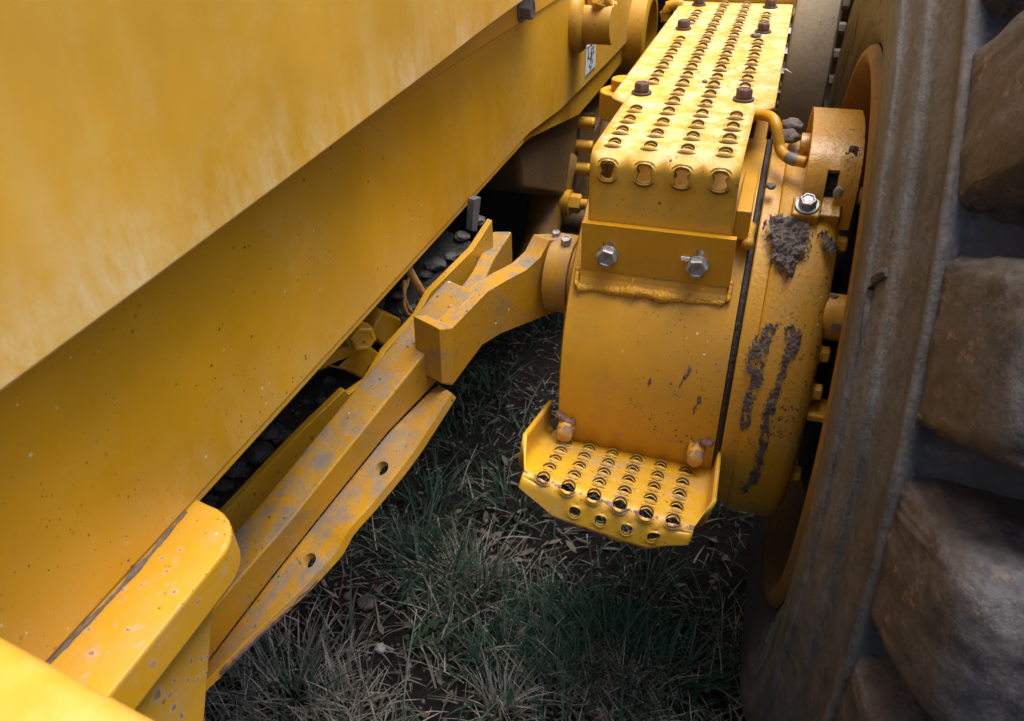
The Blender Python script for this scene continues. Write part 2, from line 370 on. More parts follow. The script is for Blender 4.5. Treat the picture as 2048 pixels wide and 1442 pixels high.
# body mass behind the plate, boxed in to keep the underside dark
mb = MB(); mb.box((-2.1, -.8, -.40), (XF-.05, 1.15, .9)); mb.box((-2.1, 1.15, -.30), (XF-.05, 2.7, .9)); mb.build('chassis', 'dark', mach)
mb = MB(); mb.box((-2.1, -.8, -1.15), (-1.10, 2.7, -.41)); mb.build('far_frame', 'grime', mach)  # unseen block, added to stop light leaking in from the far side
mb = MB(); mb.box((-1.09, 1.95, -1.2), (-.62, 2.7, -.31)); mb.build('transmission_case', 'grime', mach, bevel=.03)  # added near-black block, keeps the gap under the frame edge dark
mb = MB(); mb.box((-2.1, 2.72, -1.1), (-.24, 2.95, .6)); mb.build('rear_bulkhead', 'grime', mach)  # added near-black block, hides bright sky in the gap past the frame
# --- overhanging side panel
pe = [RX(p, XP) for p in ((0, 790), (250, 605), (500, 418), (600, 343), (756, 224), (877, 132), (957, 69), (1050, 0))]
d0 = pe[0]+(pe[0]-pe[1])*2.6; d1 = pe[-1]+(pe[-1]-pe[-2])*1.0
outl = [d0]+pe+[d1, np.array((XP, d1[1], .75)), np.array((XP, d0[1], .75))]
mb = MB(); mb.prism(outl, (-.012, 0, 0)); sp = mb.build('side_panel', 'fender', mach, bevel=.003)
mb = MB(); mb.box((XF-.01, -.35, .0), (XP-.013, 1.1, .03)); mb.build('panel_bracket', 'dark', mach)
mb = MB(); P = RX((1037, 17), XF); mb.hexbolt(P+np.array((.004, 0, 0)), (1, 0, 0), .03, .016, .02); mb.build('bolt', 'bluesteel', mach)

# --- pivot pin
P = RX((1152, 41), XF); A = P.copy(); xs = np.linspace(XF, XF+.25, 400)
xe = xs[np.argmin([abs(PJ((x, P[1], P[2]))[0]-1228) for x in xs])]
rp = 43/FPX*(np.array((xe, P[1], P[2])) @ CF)
mb = MB(); n = 48
def pinring(x, r, flat=.80):
    return [(x, P[1]+r*math.cos(a), P[2]+min(r*math.sin(a), r*flat+.004*math.sin(9*a))) for a in np.linspace(0, 2*math.pi, n, endpoint=False)]
mb.loft([pinring(XF-.02, rp), pinring(xe-.004, rp), pinring(xe, rp*.96)])
pin = mb.build('pivot_pin', 'frame', mach)
mb = MB(); mb.loft([[(x, P[1]+r*math.cos(a), P[2]+r*math.sin(a)) for a in np.linspace(0, 2*math.pi, n, endpoint=False)] for x, r in ((XF, rp*1.42), (XF+.012, rp*1.40), (XF+.018, rp*1.30), (XF+.022, rp*1.02))])
mb.build('weld_collar', 'frame', pin)
mb = MB(); mb.tube([(XF+.02+(xe-XF-.03)*t, P[1]-.012+.012*math.sin(7*t), P[2]+rp*.83+.002*math.sin(23*t)) for t in np.linspace(0, 1, 24)], [.013+.004*math.sin(31*t) for t in np.linspace(0, 1, 24)], 8)
mb.build('weld_bead', 'weld', pin)
# --- sticker on the frame plate
q4 = [RX(p, XF+.0015) for p in ((1170.5, 154.6), (1190.6, 134.5), (1192.2, 84), (1173, 93.6))]
mb = MB(); mb.prism(q4, (-.0012, 0, 0)); st = mb.build('sticker', 'white', mach)
o0, ex, ey = q4[0], q4[1]-q4[0], q4[3]-q4[0]
def sp2(u, v): return o0+ex*u+ey*v+np.array((.0006, 0, 0))
mb = MB()
def stroke(u0, v0, u1, v1, t=.07):
    a, b = np.array((u0, v0)), np.array((u1, v1)); d = b-a; d = d/np.linalg.norm(d); nn = np.array((-d[1]*.8, d[0]*1.2))*t/2; nn[1] *= .35
    mb.prism([sp2(*(a+nn)), sp2(*(b+nn)), sp2(*(b-nn)), sp2(*(a-nn))], (-.0003, 0, 0))
for s_ in ((.06, .03, .97, .05, .07), (.03, .94, .80, .975, .08), (.20, .95, .20, .60, .06), (.72, .95, .72, .62, .06), (.42, .90, .58, .92, .12), (.45, .76, .62, .80, .16),
           (.42, .66, .58, .66, .18), (.14, .57, .28, .57, .16), (.64, .58, .78, .60, .16), (.46, .60, .56, .55, .18), (.50, .55, .50, .30, .10), (.28, .54, .50, .44, .07), (.66, .56, .50, .44, .07),
           (.36, .30, .40, .22, .09), (.40, .22, .52, .16, .09), (.52, .16, .64, .26, .09), (.64, .26, .70, .40, .09), (.50, .16, .50, .10, .09)): stroke(*s_)
mb.build('printed_symbol', 'ink', st)

# --- near bracket box at lower left, and the panel close to the lens
zb = -.4500
def bz(p, z=zb): return RZ(p, z)
tl, tr, nr, nl = bz((402, 990)), bz((490, 1052)), bz((250, 1368)), bz((108, 1305))
xr = tr[0]; yn = -.05
arc = [(xr-.045+.045*math.sin(a), tl[1]-.045+.045*math.cos(a)-.006, zb) for a in np.linspace(0.05, math.pi/2, 9)]
top = [(XF-.02, tl[1], zb)]+[np.array(a) for a in arc]+[(xr, yn, zb), (XF-.02, yn, zb)]
mb = MB(); mb.prism(top, (0, 0, -.036)); br = mb.build('mount_bracket', 'bracket', mach, bevel=.0045, seg=3)
mb = MB(); mb.tube([(XF+.001+.0015*math.sin(31*y), y, zb+.0005) for y in np.linspace(.12, tl[1]-.02, 60)], [max(.0007, .0016+.0018*mnoise.noise((y*40, 3, 1))+.0012*mnoise.noise((y*150, 3, 1))) for y in np.linspace(.12, tl[1]-.02, 60)], 7)
mb.build('dirt_fillet', 'mud', br, angle=0)
xw = xr-.012; wb = RX((408, 1460), xw); mb = MB(); mb.prism([(xw, tl[1]-.055, zb-.036), wb, wb+(wb-np.array((xw, tl[1]-.055, zb-.036)))*.6, (xw, yn, wb[2]-.1), (xw, yn, zb-.036)], (-.014, 0, 0)); mb.build('web_plate', 'bracket', br, bevel=.002)
zn = -.27
na, nb2 = RZ((0, 1255), zn), RZ((350, 1442), zn); dn = nb2-na
e0, e1 = na-dn*1.0, na+dn*1.35
mb = MB(); mb.prism([e0, e1, e1+np.array((-.02, -.35, .0)), e0+np.array((0, -.35, 0))], (0, 0, -.08)); mb.build('near_guard', 'fender', mach, bevel=.012, seg=4)

# --- drawbar: box beam, forged arm, lower flange, stiffener
DA, DB = (-.235, .88), (-.435, .42)
dd = np.array((DB[0]-DA[0], DB[1]-DA[1])); dd /= np.linalg.norm(dd); dn2 = np.array((dd[1], -dd[0]))  # pick the side away from the wheel
if dn2[0] > 0: dn2 = -dn2
inw = np.array((dn2[0], dn2[1], 0))
def off(d): return (tuple(np.array(DA)+dn2*d), tuple(np.array(DB)+dn2*d))
V0 = lambda p, d=0.0: RV(p, *off(d))
ridge = [V0(p, .012) for p in ((464, 1174), (575, 1047), (731, 854), (868, 684))]
bott = [V0(p, .012) for p in ((876, 762), (780, 862), (673, 994), (546, 1154), (443, 1289))]
ext0 = ridge[0]+(ridge[0]-ridge[1])*2.5; ext1 = bott[-1]+(bott[-1]-bott[-2])*1.8
forkp = [V0(p, .012) for p in ((925, 612), (952, 584), (968, 600), (968, 650))]
poly = [ext0]+ridge+forkp+bott+[ext1]
db = MB(); db.prism(poly, inw*.050); drawbar = db.build('drawbar', 'beam', mach, bevel=.003)
arm = [V0(p) for p in ((882, 655), (905, 655), (975, 583), (1010, 562), (1055, 538), (1080, 515), (1098, 480), (1128, 478), (1148, 500), (1148, 585), (1120, 622), (1085, 634), (1040, 652), (1000, 668), (965, 690), (935, 730), (905, 771), (884, 768))]
mb = MB(); mb.prism(arm, inw*.026); mb.build('arm_plate', 'beam', drawbar, bevel=.003)
z0_ = forkp[0][2]-.0015; zf = [z0_, z0_-.002, z0_-.005, z0_-.010]
fl_ = [RZ(p, z) for p, z in zip(((893, 612), (918, 578), (942, 545), (985, 462)), zf)]; frr = [RZ(p, z) for p, z in zip(((938, 608), (966, 566), (989, 515), (1024, 462)), zf)]
mb = MB(); mb.loft([[a, b, b+np.array((0, 0, -.065)), a+np.array((0, 0, -.065))] for a, b in zip(fl_, frr)]); mb.build('inner_fork', 'beam', drawbar, bevel=.003)
stf = [V0(p, -.016) for p in ((879, 657), (905, 655), (908, 770), (884, 768))]
mb = MB(); mb.prism(stf, inw*.044); mb.build('stiffener', 'beam', drawbar, bevel=.002)
li = [V0(p, .014) for p in ((443, 1289), (546, 1154), (673, 994), (780, 862), (868, 775), (880, 770))]
lo_ = [V0(p, -.034) for p in ((431, 1343), (490, 1284), (546, 1232), (612, 1170), (673, 1104), (698, 1058), (739, 1014), (800, 940), (830, 900), (875, 830), (903, 786))]
li = [li[0]+(li[0]-li[1])*1.5]+li; lo_ = [lo_[0]+(lo_[0]-lo_[2])*1.2]+lo_
def flp(sx_, t):                              # along / across the flange
    g_ = lambda L: np.array([np.interp(sx_, np.linspace(0, 1, len(L)), [p[k] for p in L]) for k in range(3)])
    return g_(LI)*(1-t)+g_(LO)*t
def resamp(L, n):
    L = np.array(L); d = np.r_[0, np.cumsum(np.linalg.norm(np.diff(L, axis=0), axis=1))]; u = np.linspace(0, d[-1], n)
    return [np.array([np.interp(x, d, L[:, k]) for k in range(3)]) for x in u]
LI, LO = resamp(li, 40), resamp(lo_, 40)
hols = []
for hx, hy, hr in ((762, 937, .0088), (619, 1119, .0088)):
    bs = min(((np.hypot(*(PJ(flp(x, t))-np.array((hx, hy)))), x, t) for x in np.linspace(0, 1, 161) for t in np.linspace(.1, .9, 33)))
    c = flp(bs[1], bs[2]); e1_ = flp(bs[1]+.02, bs[2])-c; e1_ /= np.linalg.norm(e1_); e2_ = flp(bs[1], bs[2]+.1)-c; e2_ -= e1_*(e1_ @ e2_); e2_ /= np.linalg.norm(e2_)
    hols.append([c+hr*(math.cos(a)*e1_+math.sin(a)*e2_) for a in np.linspace(0, 2*math.pi, 18, endpoint=False)])
nrm = np.cross(LI[20]-LI[10], LO[15]-LI[15]); nrm /= np.linalg.norm(nrm); nrm = nrm if nrm[2] > 0 else -nrm
flat = lambda p: p
mb = MB(); mb.prism(LI+LO[::-1], -nrm*.010, holes=hols); mb.build('lower_flange', 'beam', drawbar, bevel=.0012)
mb = MB()
edge = [flat(p) for p in lo_[1:6]]
path = []
for a, b in zip(edge[:-1], edge[1:]):
    for t in np.linspace(0, 1, 9, endpoint=False): path.append(a+(b-a)*t-nrm*.006)
mb.tube([p+np.array((random.gauss(0, .0005), random.gauss(0, .0005), random.gauss(0, .0005))) for p in path[:30]], [max(.0012, .0034*(1-i/34)+random.gauss(0, .0005)) for i in range(30)], 7)
mb.build('rusted_edge', 'rustbolt', drawbar)
# clamp eye next to the drum
c0 = np.mean([V0((1125, 500), -.004), V0((1125, 590), -.004)], 0)
ax = np.array((1.0, -.05, .0)); re = .052
mb = MB(); mb.cyl(c0-ax*.012, c0+ax*.020, re, n=40); mb.cyl(c0+ax*.020, c0+ax*.030, re*.93, n=40); ey_ = mb.build('rod_eye', 'beam', drawbar, bevel=.002)
mb = MB(); mb.cyl(c0+ax*.029, c0+ax*.040, re*.80, n=36); mb.build('bearing_cap', 'bluesteel', ey_ if False else drawbar, bevel=.002)
mb = MB(); mb.hexbolt(c0+np.array((.008, -.012, re-.001)), (0, -.3, 1), .012, .008); mb.build('bolt', 'zinc', drawbar)
mb = MB(); mb.hexbolt(c0+np.array((-.010, .005, re-.001)), (0, -.2, 1), .010, .006); mb.build('bolt', 'zinc', drawbar)

# --- inner guard plate, belly pan, brackets behind the frame edge
GD = .10
G = lambda p, d=GD: V0(p, d)
gt = [G(p) for p in ((380, 1098), (468, 1006), (560, 908), (616, 850), (690, 779), (697, 788), (735, 762), (771, 702), (834, 633), (861, 584), (905, 540), (947, 498), (985, 440))]
mb = MB(); mb.prism(gt+[gt[-1]+np.array((0, 0, -.12)), gt[0]+np.array((0, 0, -.12))], inw*.010); mb.build('guard_plate', 'frame', mach, bevel=.0015)
pan = [G((380, 1098), GD+.012)+np.array((0, 0, -.05)), G((985, 440), GD+.012)+np.array((0, 0, -.05))]
mb = MB(); back = inw*.55+np.array((0, 0, .03)); mb.hexa([pan[0], pan[1], pan[1]+back, pan[0]+back], [p+np.array((0, 0, -.012)) for p in (pan[0], pan[1], pan[1]+back, pan[0]+back)]); mb.build('belly_pan', 'packeddirt', mach)
B2 = lambda p: G(p, GD+.035)
mb = MB(); mb.prism([B2(p) for p in ((690, 695), (738, 690), (766, 712), (752, 752), (735, 765), (690, 742), (660, 735), (640, 745), (640, 720))], inw*.05); bk = mb.build('hose_clamp_bracket', 'frame', mach, bevel=.004)
mb = MB(); mb.prism([B2(p) for p in ((765, 622), (806, 640), (790, 690), (778, 700), (742, 672))], inw*.06); mb.build('stop_block', 'frame', mach, bevel=.004)
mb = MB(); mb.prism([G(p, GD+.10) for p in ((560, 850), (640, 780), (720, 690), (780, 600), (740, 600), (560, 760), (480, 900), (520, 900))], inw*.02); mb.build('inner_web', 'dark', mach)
for px_, s_ in (((719, 671), .03), ((687, 723), .024), ((669, 768), .024), ((643, 806), .022), ((598, 830), .026)):
    mb = MB(); mb.hexbolt(G(px_, GD+.022 if px_[0] > 700 else GD+.095), (.8, -.6, .1), s_, .012, s_*.62); mb.build('bolt', 'frame', mach)
# braided sleeve with its wire loop
S = lambda p: G(p, GD+.02)
pth = [S((816, 535)), S((824, 552)), S((835, 570)), S((846, 590)), S((854, 606))]
mb = MB(); fine = []
for a, b in zip(pth[:-1], pth[1:]): fine += [a+(b-a)*t for t in np.linspace(0, 1, 9, endpoint=False)]
fine.append(pth[-1]); mb.tube(fine, [.0052+.0007*(i % 2) for i in range(len(fine))], 12); hs = mb.build('braided_hose', 'hose', mach, angle=0)
mb = MB(); mb.tube([S(p) for p in ((808, 560), (809, 590), (808, 610), (814, 627), (826, 633), (840, 629), (847, 615), (849, 600))], .0024, 8); mb.build('wire', 'hose', hs, angle=0)
mb = MB(); mb.tube([S(p) for p in ((822, 545), (812, 575), (811, 600), (818, 618), (830, 628), (843, 622), (851, 603))], .0022, 8); mb.build('wire', 'hose', hs, angle=0)
mb = MB(); mb.prism([G(p, GD+.06) for p in ((944, 462), (954, 462), (962, 395), (948, 400))], inw*.012); mb.build('hanger_strap', 'bluesteel', mach)

# --- steering knuckle / axle castings between frame and drum
XK = -.435
K = lambda p, x=XK: RX(p, x)
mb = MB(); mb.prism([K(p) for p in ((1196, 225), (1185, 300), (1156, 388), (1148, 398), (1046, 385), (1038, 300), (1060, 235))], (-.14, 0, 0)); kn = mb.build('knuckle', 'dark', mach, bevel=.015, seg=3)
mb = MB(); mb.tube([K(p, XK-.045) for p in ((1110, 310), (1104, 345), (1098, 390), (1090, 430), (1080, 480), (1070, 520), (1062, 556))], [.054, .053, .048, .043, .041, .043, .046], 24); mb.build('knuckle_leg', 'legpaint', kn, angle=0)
for p in ((1158, 245), (1154, 291), (1150, 336)):
    c = K(p); mb = MB(); m = 14
    mb.tube([c+np.array((t, 0, 0)) for t in np.linspace(-.01, .036, m)], [.0135+.0014*(i % 2) for i in range(m)], 14); mb.build('stud', 'frame', kn, angle=0)
c = K((1132, 405)); mb = MB(); mb.cyl(c-np.array((.01, 0, 0)), c+np.array((.012, 0, 0)), .030); mb.hexbolt(c+np.array((.012, 0, 0)), (1, 0, 0), .040, .024, 0, .2, .045, recess=False); mb.build('nut', 'frame', kn)
c = K((1150, 440)); mb = MB(); mb.cyl(c-np.array((.03, 0, 0)), c+np.array((.03, 0, 0)), .030); mb.build('dowel', 'dark', kn)
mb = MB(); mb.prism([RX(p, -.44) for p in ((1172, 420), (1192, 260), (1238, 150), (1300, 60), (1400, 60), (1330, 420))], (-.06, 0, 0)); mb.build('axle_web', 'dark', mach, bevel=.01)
mb = MB(); mb.tube([RX(p, -.43) for p in ((1192, 330), (1212, 245), (1228, 190), (1246, 140))], .014, 8); mb.build('weld_bead', 'dark', mach)
mb = MB(); c = RX((1238, 195), -.235); mb.cyl(c+np.array((0, 0, -.03)), c+np.array((0, 0, .012)), .030, n=28); mb.cyl(c+np.array((.005, 0, .012)), c+np.array((.005, 0, .030)), .018, n=24); mb.build('plug_boss', 'frame', mach, bevel=.003)
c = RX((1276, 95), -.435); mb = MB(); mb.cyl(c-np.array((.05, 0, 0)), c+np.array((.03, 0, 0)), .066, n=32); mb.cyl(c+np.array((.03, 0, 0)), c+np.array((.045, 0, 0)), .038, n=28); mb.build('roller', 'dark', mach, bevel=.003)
c = RX((1300, 45), -.36); mb = MB(); mb.lathe([(-.46, .11), (-.36, .11), (-.355, .10), (-.355, .085), (-.46, .085)], 40, c[1], c[2]-.03); mb.build('arch_trim', 'frame', mach)
mb = MB(); T = lambda p: RY(p, 1.62); mb.tube([T(p) for p in ((1333, 40), (1330, 26), (1338, 13), (1352, 8), (1365, 10))], .011, 10); mb.build('grease_pipe', 'frame', mach)

# --- axle drum
RD = .262
mb = MB()
mb.lathe([(-.150, .08), (-.20, .12), (-.206, RD-.03), (-.209, RD-.006), (-.206, RD), (-.0068, RD), (-.0060, RD-.010)], 160)
drum = mb.build('axle_drum', 'drum', mach)
mb = MB(); mb.lathe([(-.008, RD-.02), (-.007, RD-.0015), (-.005, RD+.0006), (-.002, RD+.0002), (.0005, RD-.002), (.001, RD-.02)], 160); mb.build('seal_ring', 'grime', drum)
mb = MB(); mb.lathe([(.001, RD-.02), (.0015, RD+.001), (.003, RD+.0025), (.020, RD+.0028), (.0215, RD+.007), (.024, RD+.0085), (.074, RD+.0085), (.084, RD+.003), (.090, RD-.006), (.091, RD-.030), (.075, RD-.05), (.10, .12), (.10, .02)], 160)
hous = mb.build('brake_housing', 'cast', mach)
rb = .240
for a in (107, 122, 153.7, 164.5, 196):
    r_ = math.radians(a); c = np.array((.090, AY+rb*math.cos(r_), AZ+rb*math.sin(r_)))
    mb = MB(); mb.hexbolt(c, (1, 0, 0), .0178, .0085, .0118, .5, recess=False); mb.build('bolt', 'bracketplate', hous)
# post and web that reach from housing into the rim
c = np.array((.085, AY+.235*math.cos(math.radians(143)), AZ+.235*math.sin(math.radians(143))))
mb = MB(); mb.cyl(c, c+np.array((.11, 0, 0)), .027, n=28); po = mb.build('locating_post', 'cast', mach, bevel=.002)
mb = MB(); mb.cyl(c+np.array((.016, -.027, .004)), c+np.array((.016, -.031, .0045)), .005, n=10); mb.build('plug', 'mud', po)
a = math.radians(171); c = np.array((.085, AY+.245*math.cos(a), AZ+.245*math.sin(a)))
mb = MB(); mb.box(c+np.array((0, -.008, -.005)), c+np.array((.09, .03, .005))); mb.build('wheel_web', 'cast', mach, bevel=.003)
# dark greasy mass of the brake inside the wheel
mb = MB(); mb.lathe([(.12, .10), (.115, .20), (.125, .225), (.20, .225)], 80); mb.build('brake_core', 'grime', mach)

# --- step bracket on the drum (angle plate, slots, welds)
YB = .801
fr = [RY(p, YB) for p in ((1160, 445), (1470, 480), (1462, 572), (1165, 540))]
X0b, X1b = (fr[0][0]+fr[3][0])/2, (fr[1][0]+fr[2][0])/2; zt, zbk = (fr[0][2]+fr[1][2])/2, (fr[2][2]+fr[3][2])/2
mb = MB()
slots = []; bc = []
for p in ((1216, 506), (1396, 527)):
    c = RY(p, YB); bc.append(c); w_ = .0065
    slots.append([(c[0]+w_*math.cos(a), YB, c[2]+.011+w_*math.sin(a)) for a in np.linspace(0, math.pi, 10)]+[(c[0]+w_*math.cos(a), YB, c[2]-.004+w_*math.sin(a)) for a in np.linspace(math.pi, 2*math.pi, 10)])
mb.prism([(X0b, YB, zbk), (X1b, YB, zbk), (X1b, YB, zt), (X0b, YB, zt)], (0, .009, 0), holes=slots)
sb = mb.build('step_bracket', 'bracketplate', mach, bevel=.001)
# lower lip laid against the drum
m = 8; ringp = []
lip = []
for i in range(m+1):
    t = i/m; ang = math.radians(138.5+(144.0-138.5)*t)
    rr = RD+.0095-.005*t
    lip.append((AY+rr*math.cos(ang), AZ+rr*math.sin(ang)))
lip[0] = (YB, zbk-.0008)
mb = MB(); mb.add([(x, y, z) for y, z in lip for x in (X0b, X1b-.002)], [[2*i, 2*i+1, 2*i+3, 2*i+2] for i in range(m)])
mb.prism([(X0b, YB+.001, zbk), (X0b, lip[-1][0]+.002, lip[-1][1]), (X0b, YB+.03, lip[-1][1]), (X0b, YB+.02, zbk)], (X1b-.002-X0b, 0, 0))
mb.build('bracket_lip', 'drum', sb)
def weldbead(pts, r0, name, parent, amp=.35, mat='weld'):
    mb = MB(); pp = []
    for a, b in zip(pts[:-1], pts[1:]):
        n_ = max(3, int(np.linalg.norm(b-a)/.0022)); pp += [a+(b-a)*t for t in np.linspace(0, 1, n_, endpoint=False)]
    pp.append(pts[-1]); L = len(pp)
    rs = [r0*(1+amp*mnoise.noise((i*.10, r0*900, 2.3))*1.6+.10*math.sin(i*1.9)) for i in range(L)]
    rs[0] *= .5; rs[-1] *= .5
    mb.tube([p+np.array((0, -.001*mnoise.noise((i*.15, 5, 1)), .0022*mnoise.noise((i*.08, 9, 3)))) for i, p in enumerate(pp)], rs, 10)
    return mb.build(name, mat, parent, angle=0)
wl = [RC(p, RD+.001) for p in ((1153, 575), (1185, 574), (1222, 581), (1260, 583), (1310, 589), (1350, 596), (1400, 603), (1450, 606))]
weldbead(wl, .0058, 'weld_bead', sb, .55)
weldbead([RC(p, RD+.006) for p in ((1156, 532), (1152, 560), (1154, 574))], .0028, 'weld_bead', sb)
weldbead([RC(p, RD+.004) for p in ((1463, 562), (1459, 585), (1455, 604))], .0028, 'weld_bead', sb)
for c, rt in zip(bc, (.1, .45)):
    mb = MB(); mb.hexbolt(c+np.array((0, -.0002, -.0015)), (0, -1, 0), .0218, .011, .0122, rt); mb.cyl(c+np.array((0, -.0005, -.0015)), c+np.array((0, .03, -.0015)), .006, n=12)
    o = mb.build('bolt', 'zinc', sb, bevel=.0006)
mb = MB(); c = bc[1]+np.array((-.0145, -.002, .005)); mb.box(c-np.array((.005, .001, .0022)), c+np.array((.005, .001, .0022))); mb.build('paint_chip', 'white', sb)

# --- perforated sheets
def sheet(cells, fn, wst=.46, far=.70, rings=((1.0, 0.0), (.89, .20), (.81, .60)), hp=(.25, 1.3)):
    """cells: (u0,u1,v0,v1,hole) ; fn(u,v,w)->P ; hole cells carry a pressed, torn-looking button"""
    mb = MB(); wear = []; hole_shade = []
    def emit(pts, faces, wr):
        mb.add([fn(*p) for p in pts], faces); wear.extend(wr)
    for (u0, u1, v0, v1, hole, R, H) in cells:
        if hole:
            uc, vc = (u0+u1)/2, (v0+v1)/2; n = 24
            bnd = []
            for side in range(4):
                for t in range(6):
                    k = t/6
                    bnd.append(((u0+(u1-u0)*k, v0), (u1, v0+(v1-v0)*k), (u1-(u1-u0)*k, v1), (u0, v1-(v1-v0)*k))[side])
            pts = [(a, b, 0) for a, b in bnd]; angs = [math.atan2(b-vc, a-uc) for a, b in bnd]
            wst_, far_ = (hole, .84) if isinstance(hole, float) else (wst, far)
            jit = random.uniform(.85, 1.1); wx = random.uniform(-.06, .06)
            prof_h = lambda a: (hp[0]+(1-hp[0])*abs(math.sin(a))**hp[1])*jit
            rad_h = lambda a: R*(wst_+(far_-wst_)*abs(math.sin(a))**1.5+(.80-wst_)*.62*math.sin(2*a)**2+wx*.3)
            for rr, hh in rings:
                pts += [(uc+R*rr*math.cos(a), vc+R*rr*math.sin(a), H*hh*prof_h(a)) for a in angs]
            for q_, dz in ((1.0, 0.0), (.96, -.0012), (.95, -.0075)):
                pts += [(uc+rad_h(a)*q_*math.cos(a), vc+rad_h(a)*q_*math.sin(a), H*prof_h(a)+dz) for a in angs]
            fs = [[k*n+i, k*n+(i+1) % n, (k+1)*n+(i+1) % n, (k+1)*n+i] for k in range(6) for i in range(n)]
            emit(pts, fs, [0]*n*2+[.06]*n*2+[.22]*n*3); hole_shade.extend([0]*n*4+[.05]*n+[.75]*n+[1]*n)  # wall rings carry the painted shade
        else:
            nu, nv = 6, 6
            pts = [(u0+(u1-u0)*i/nu, v0+(v1-v0)*j/nv, 0) for j in range(nv+1) for i in range(nu+1)]
            emit(pts, [[j*(nu+1)+i, j*(nu+1)+i+1, (j+1)*(nu+1)+i+1, (j+1)*(nu+1)+i] for j in range(nv) for i in range(nu)], [0]*len(pts)); hole_shade.extend([0]*len(pts))
    return mb, wear, hole_shade
ZS, YS, RB_ = -.305, .8115, .018               # top step: tread height, flange face, bend radius
LA = math.pi/2*RB_; FL = .082; VO = .0105-.0209                 # flange length below the bend
def stepfn(u, v, w):                          # v measured from the bend's end along the tread
    sag = 0
    if v >= 0: return np.array((u, YS+RB_+v, ZS+w))
    if v >= -LA:
        a = -v/RB_; return np.array((u, YS+RB_-(RB_+w)*math.sin(a), ZS-RB_+(RB_+w)*math.cos(a)))
    return np.array((u, YS-w, ZS-RB_-(-v-LA)))
pc_ = .0418; ue = [-.1895, -.1485, -.1074, -.0664, -.0258]
cells = []
vb = VO-pc_
for k in range(4):
    cells.append((ue[k], ue[k+1], -LA-FL, vb, False, 0, 0))
vend = None
for r_ in range(-1, 20):
    v0, v1 = VO+r_*pc_, VO+(r_+1)*pc_
    for k in range(4):
        hole = not (k in (0, 3) and r_ in (4, 5, 13, 14, 18, 19))
        cells.append((ue[k], ue[k+1], v0, v1, (.46 if r_ == -1 else hole), .0132 if r_ == -1 else .0120, .0050 if r_ == -1 else .0056))
    if r_ >= 5:
        cells.append((-.2110, ue[0], v0, v1, False, 0, 0)); cells.append((ue[4], -.0035, v0, v1, False, 0, 0))
vT = VO+5*pc_
mbs, wear, hole_shade = sheet(cells, stepfn, .60, .80, ((1.0, 0.0), (.96, .22), (.91, .62)), (.05, 2.0))
# slanted shoulders where the tread widens
def tri(us, s):
    n0 = len(mbs.v)
    if us[0] < us[1]: pts = [(us[1], vT-.036), (us[1], vT), (us[0], vT), (us[0], vT-.012), ((us[0]*.8+us[1]*.2), vT-.020)]
    else: pts = [(us[1], vT-.036), (us[1], vT), (us[0], vT), (us[0], vT-.010), ((us[0]*.8+us[1]*.2), vT-.018)]
    mbs.add([stepfn(a, b, 0) for a, b in pts], [[0, 1, 2, 3, 4] if us[0] < us[1] else [4, 3, 2, 1, 0]]); wear.extend([0]*5); hole_shade.extend([0]*5)
tri((-.2110, ue[0]), 0); tri((-.0035, ue[4]), 1)
tstep = mbs.build('top_step', 'step', mach, merge=2e-5, solid=.004, solid_off=-1, recalc=False, attrs={'wear': wear, 'dirt': hole_shade})
for yb, dx in ((1.035, 0), (1.417, 0), (1.62, 0)):
    for xb in (-.1745, -.0433):
        mb = MB(); mb.hexbolt((xb, yb, ZS+.0004), (0, 0, 1), .0185, .0115, .0135, random.uniform(0, 1)); mb.build('bolt', 'rustbolt', tstep, bevel=.0006)
# rails below the tread
mb = MB(); mb.box((-.0255, .832, -.402), (-.0085, 1.62, -.366)); mb.build('step_rail', 'drum', tstep, bevel=.002)
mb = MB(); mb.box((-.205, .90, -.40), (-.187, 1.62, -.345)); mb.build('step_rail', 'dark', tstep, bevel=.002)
weldbead([np.array((-.0075, y, -.404+.001*math.sin(y*90))) for y in np.linspace(.826, .90, 8)], .006, 'weld_bead', tstep)
# cover behind the far end of the tread
mb = MB(); mb.box((-.23, 1.665, -.330), (.0, 1.95, -.292)); mb.build('rear_cover', 'fender', mach, bevel=.004)
# bent lubrication pipe
Yp = .955
pts = [RY(p, y) for p, y in (((1490, 238), 1.02), ((1510, 231), 1.0), ((1532, 231), .985), ((1546, 238), .97), ((1553, 254), .96), ((1556, 275), .955), ((1560, 296), .95), ((1570, 311), .94), ((1586, 319), .93), ((1612, 325), .925))]
fine = []
for i in range(len(pts)-1):
    p0, p1, p2, p3 = pts[max(i-1, 0)], pts[i], pts[i+1], pts[min(i+2, len(pts)-1)]
    for t in np.linspace(0, 1, 6, endpoint=False):
        fine.append(.5*((2*p1)+(-p0+p2)*t+(2*p0-5*p1+4*p2-p3)*t*t+(-p0+3*p1-3*p2+p3)*t**3))
fine.append(pts[-1])
mb = MB(); mb.tube(fine, .0066, 14); pp_ = mb.build('lubrication_pipe', 'bracketplate', mach, angle=0)
mb = MB(); mb.tube(fine[-10:-4], .0071, 14); mb.build('pipe_sleeve', 'bluesteel', pp_)

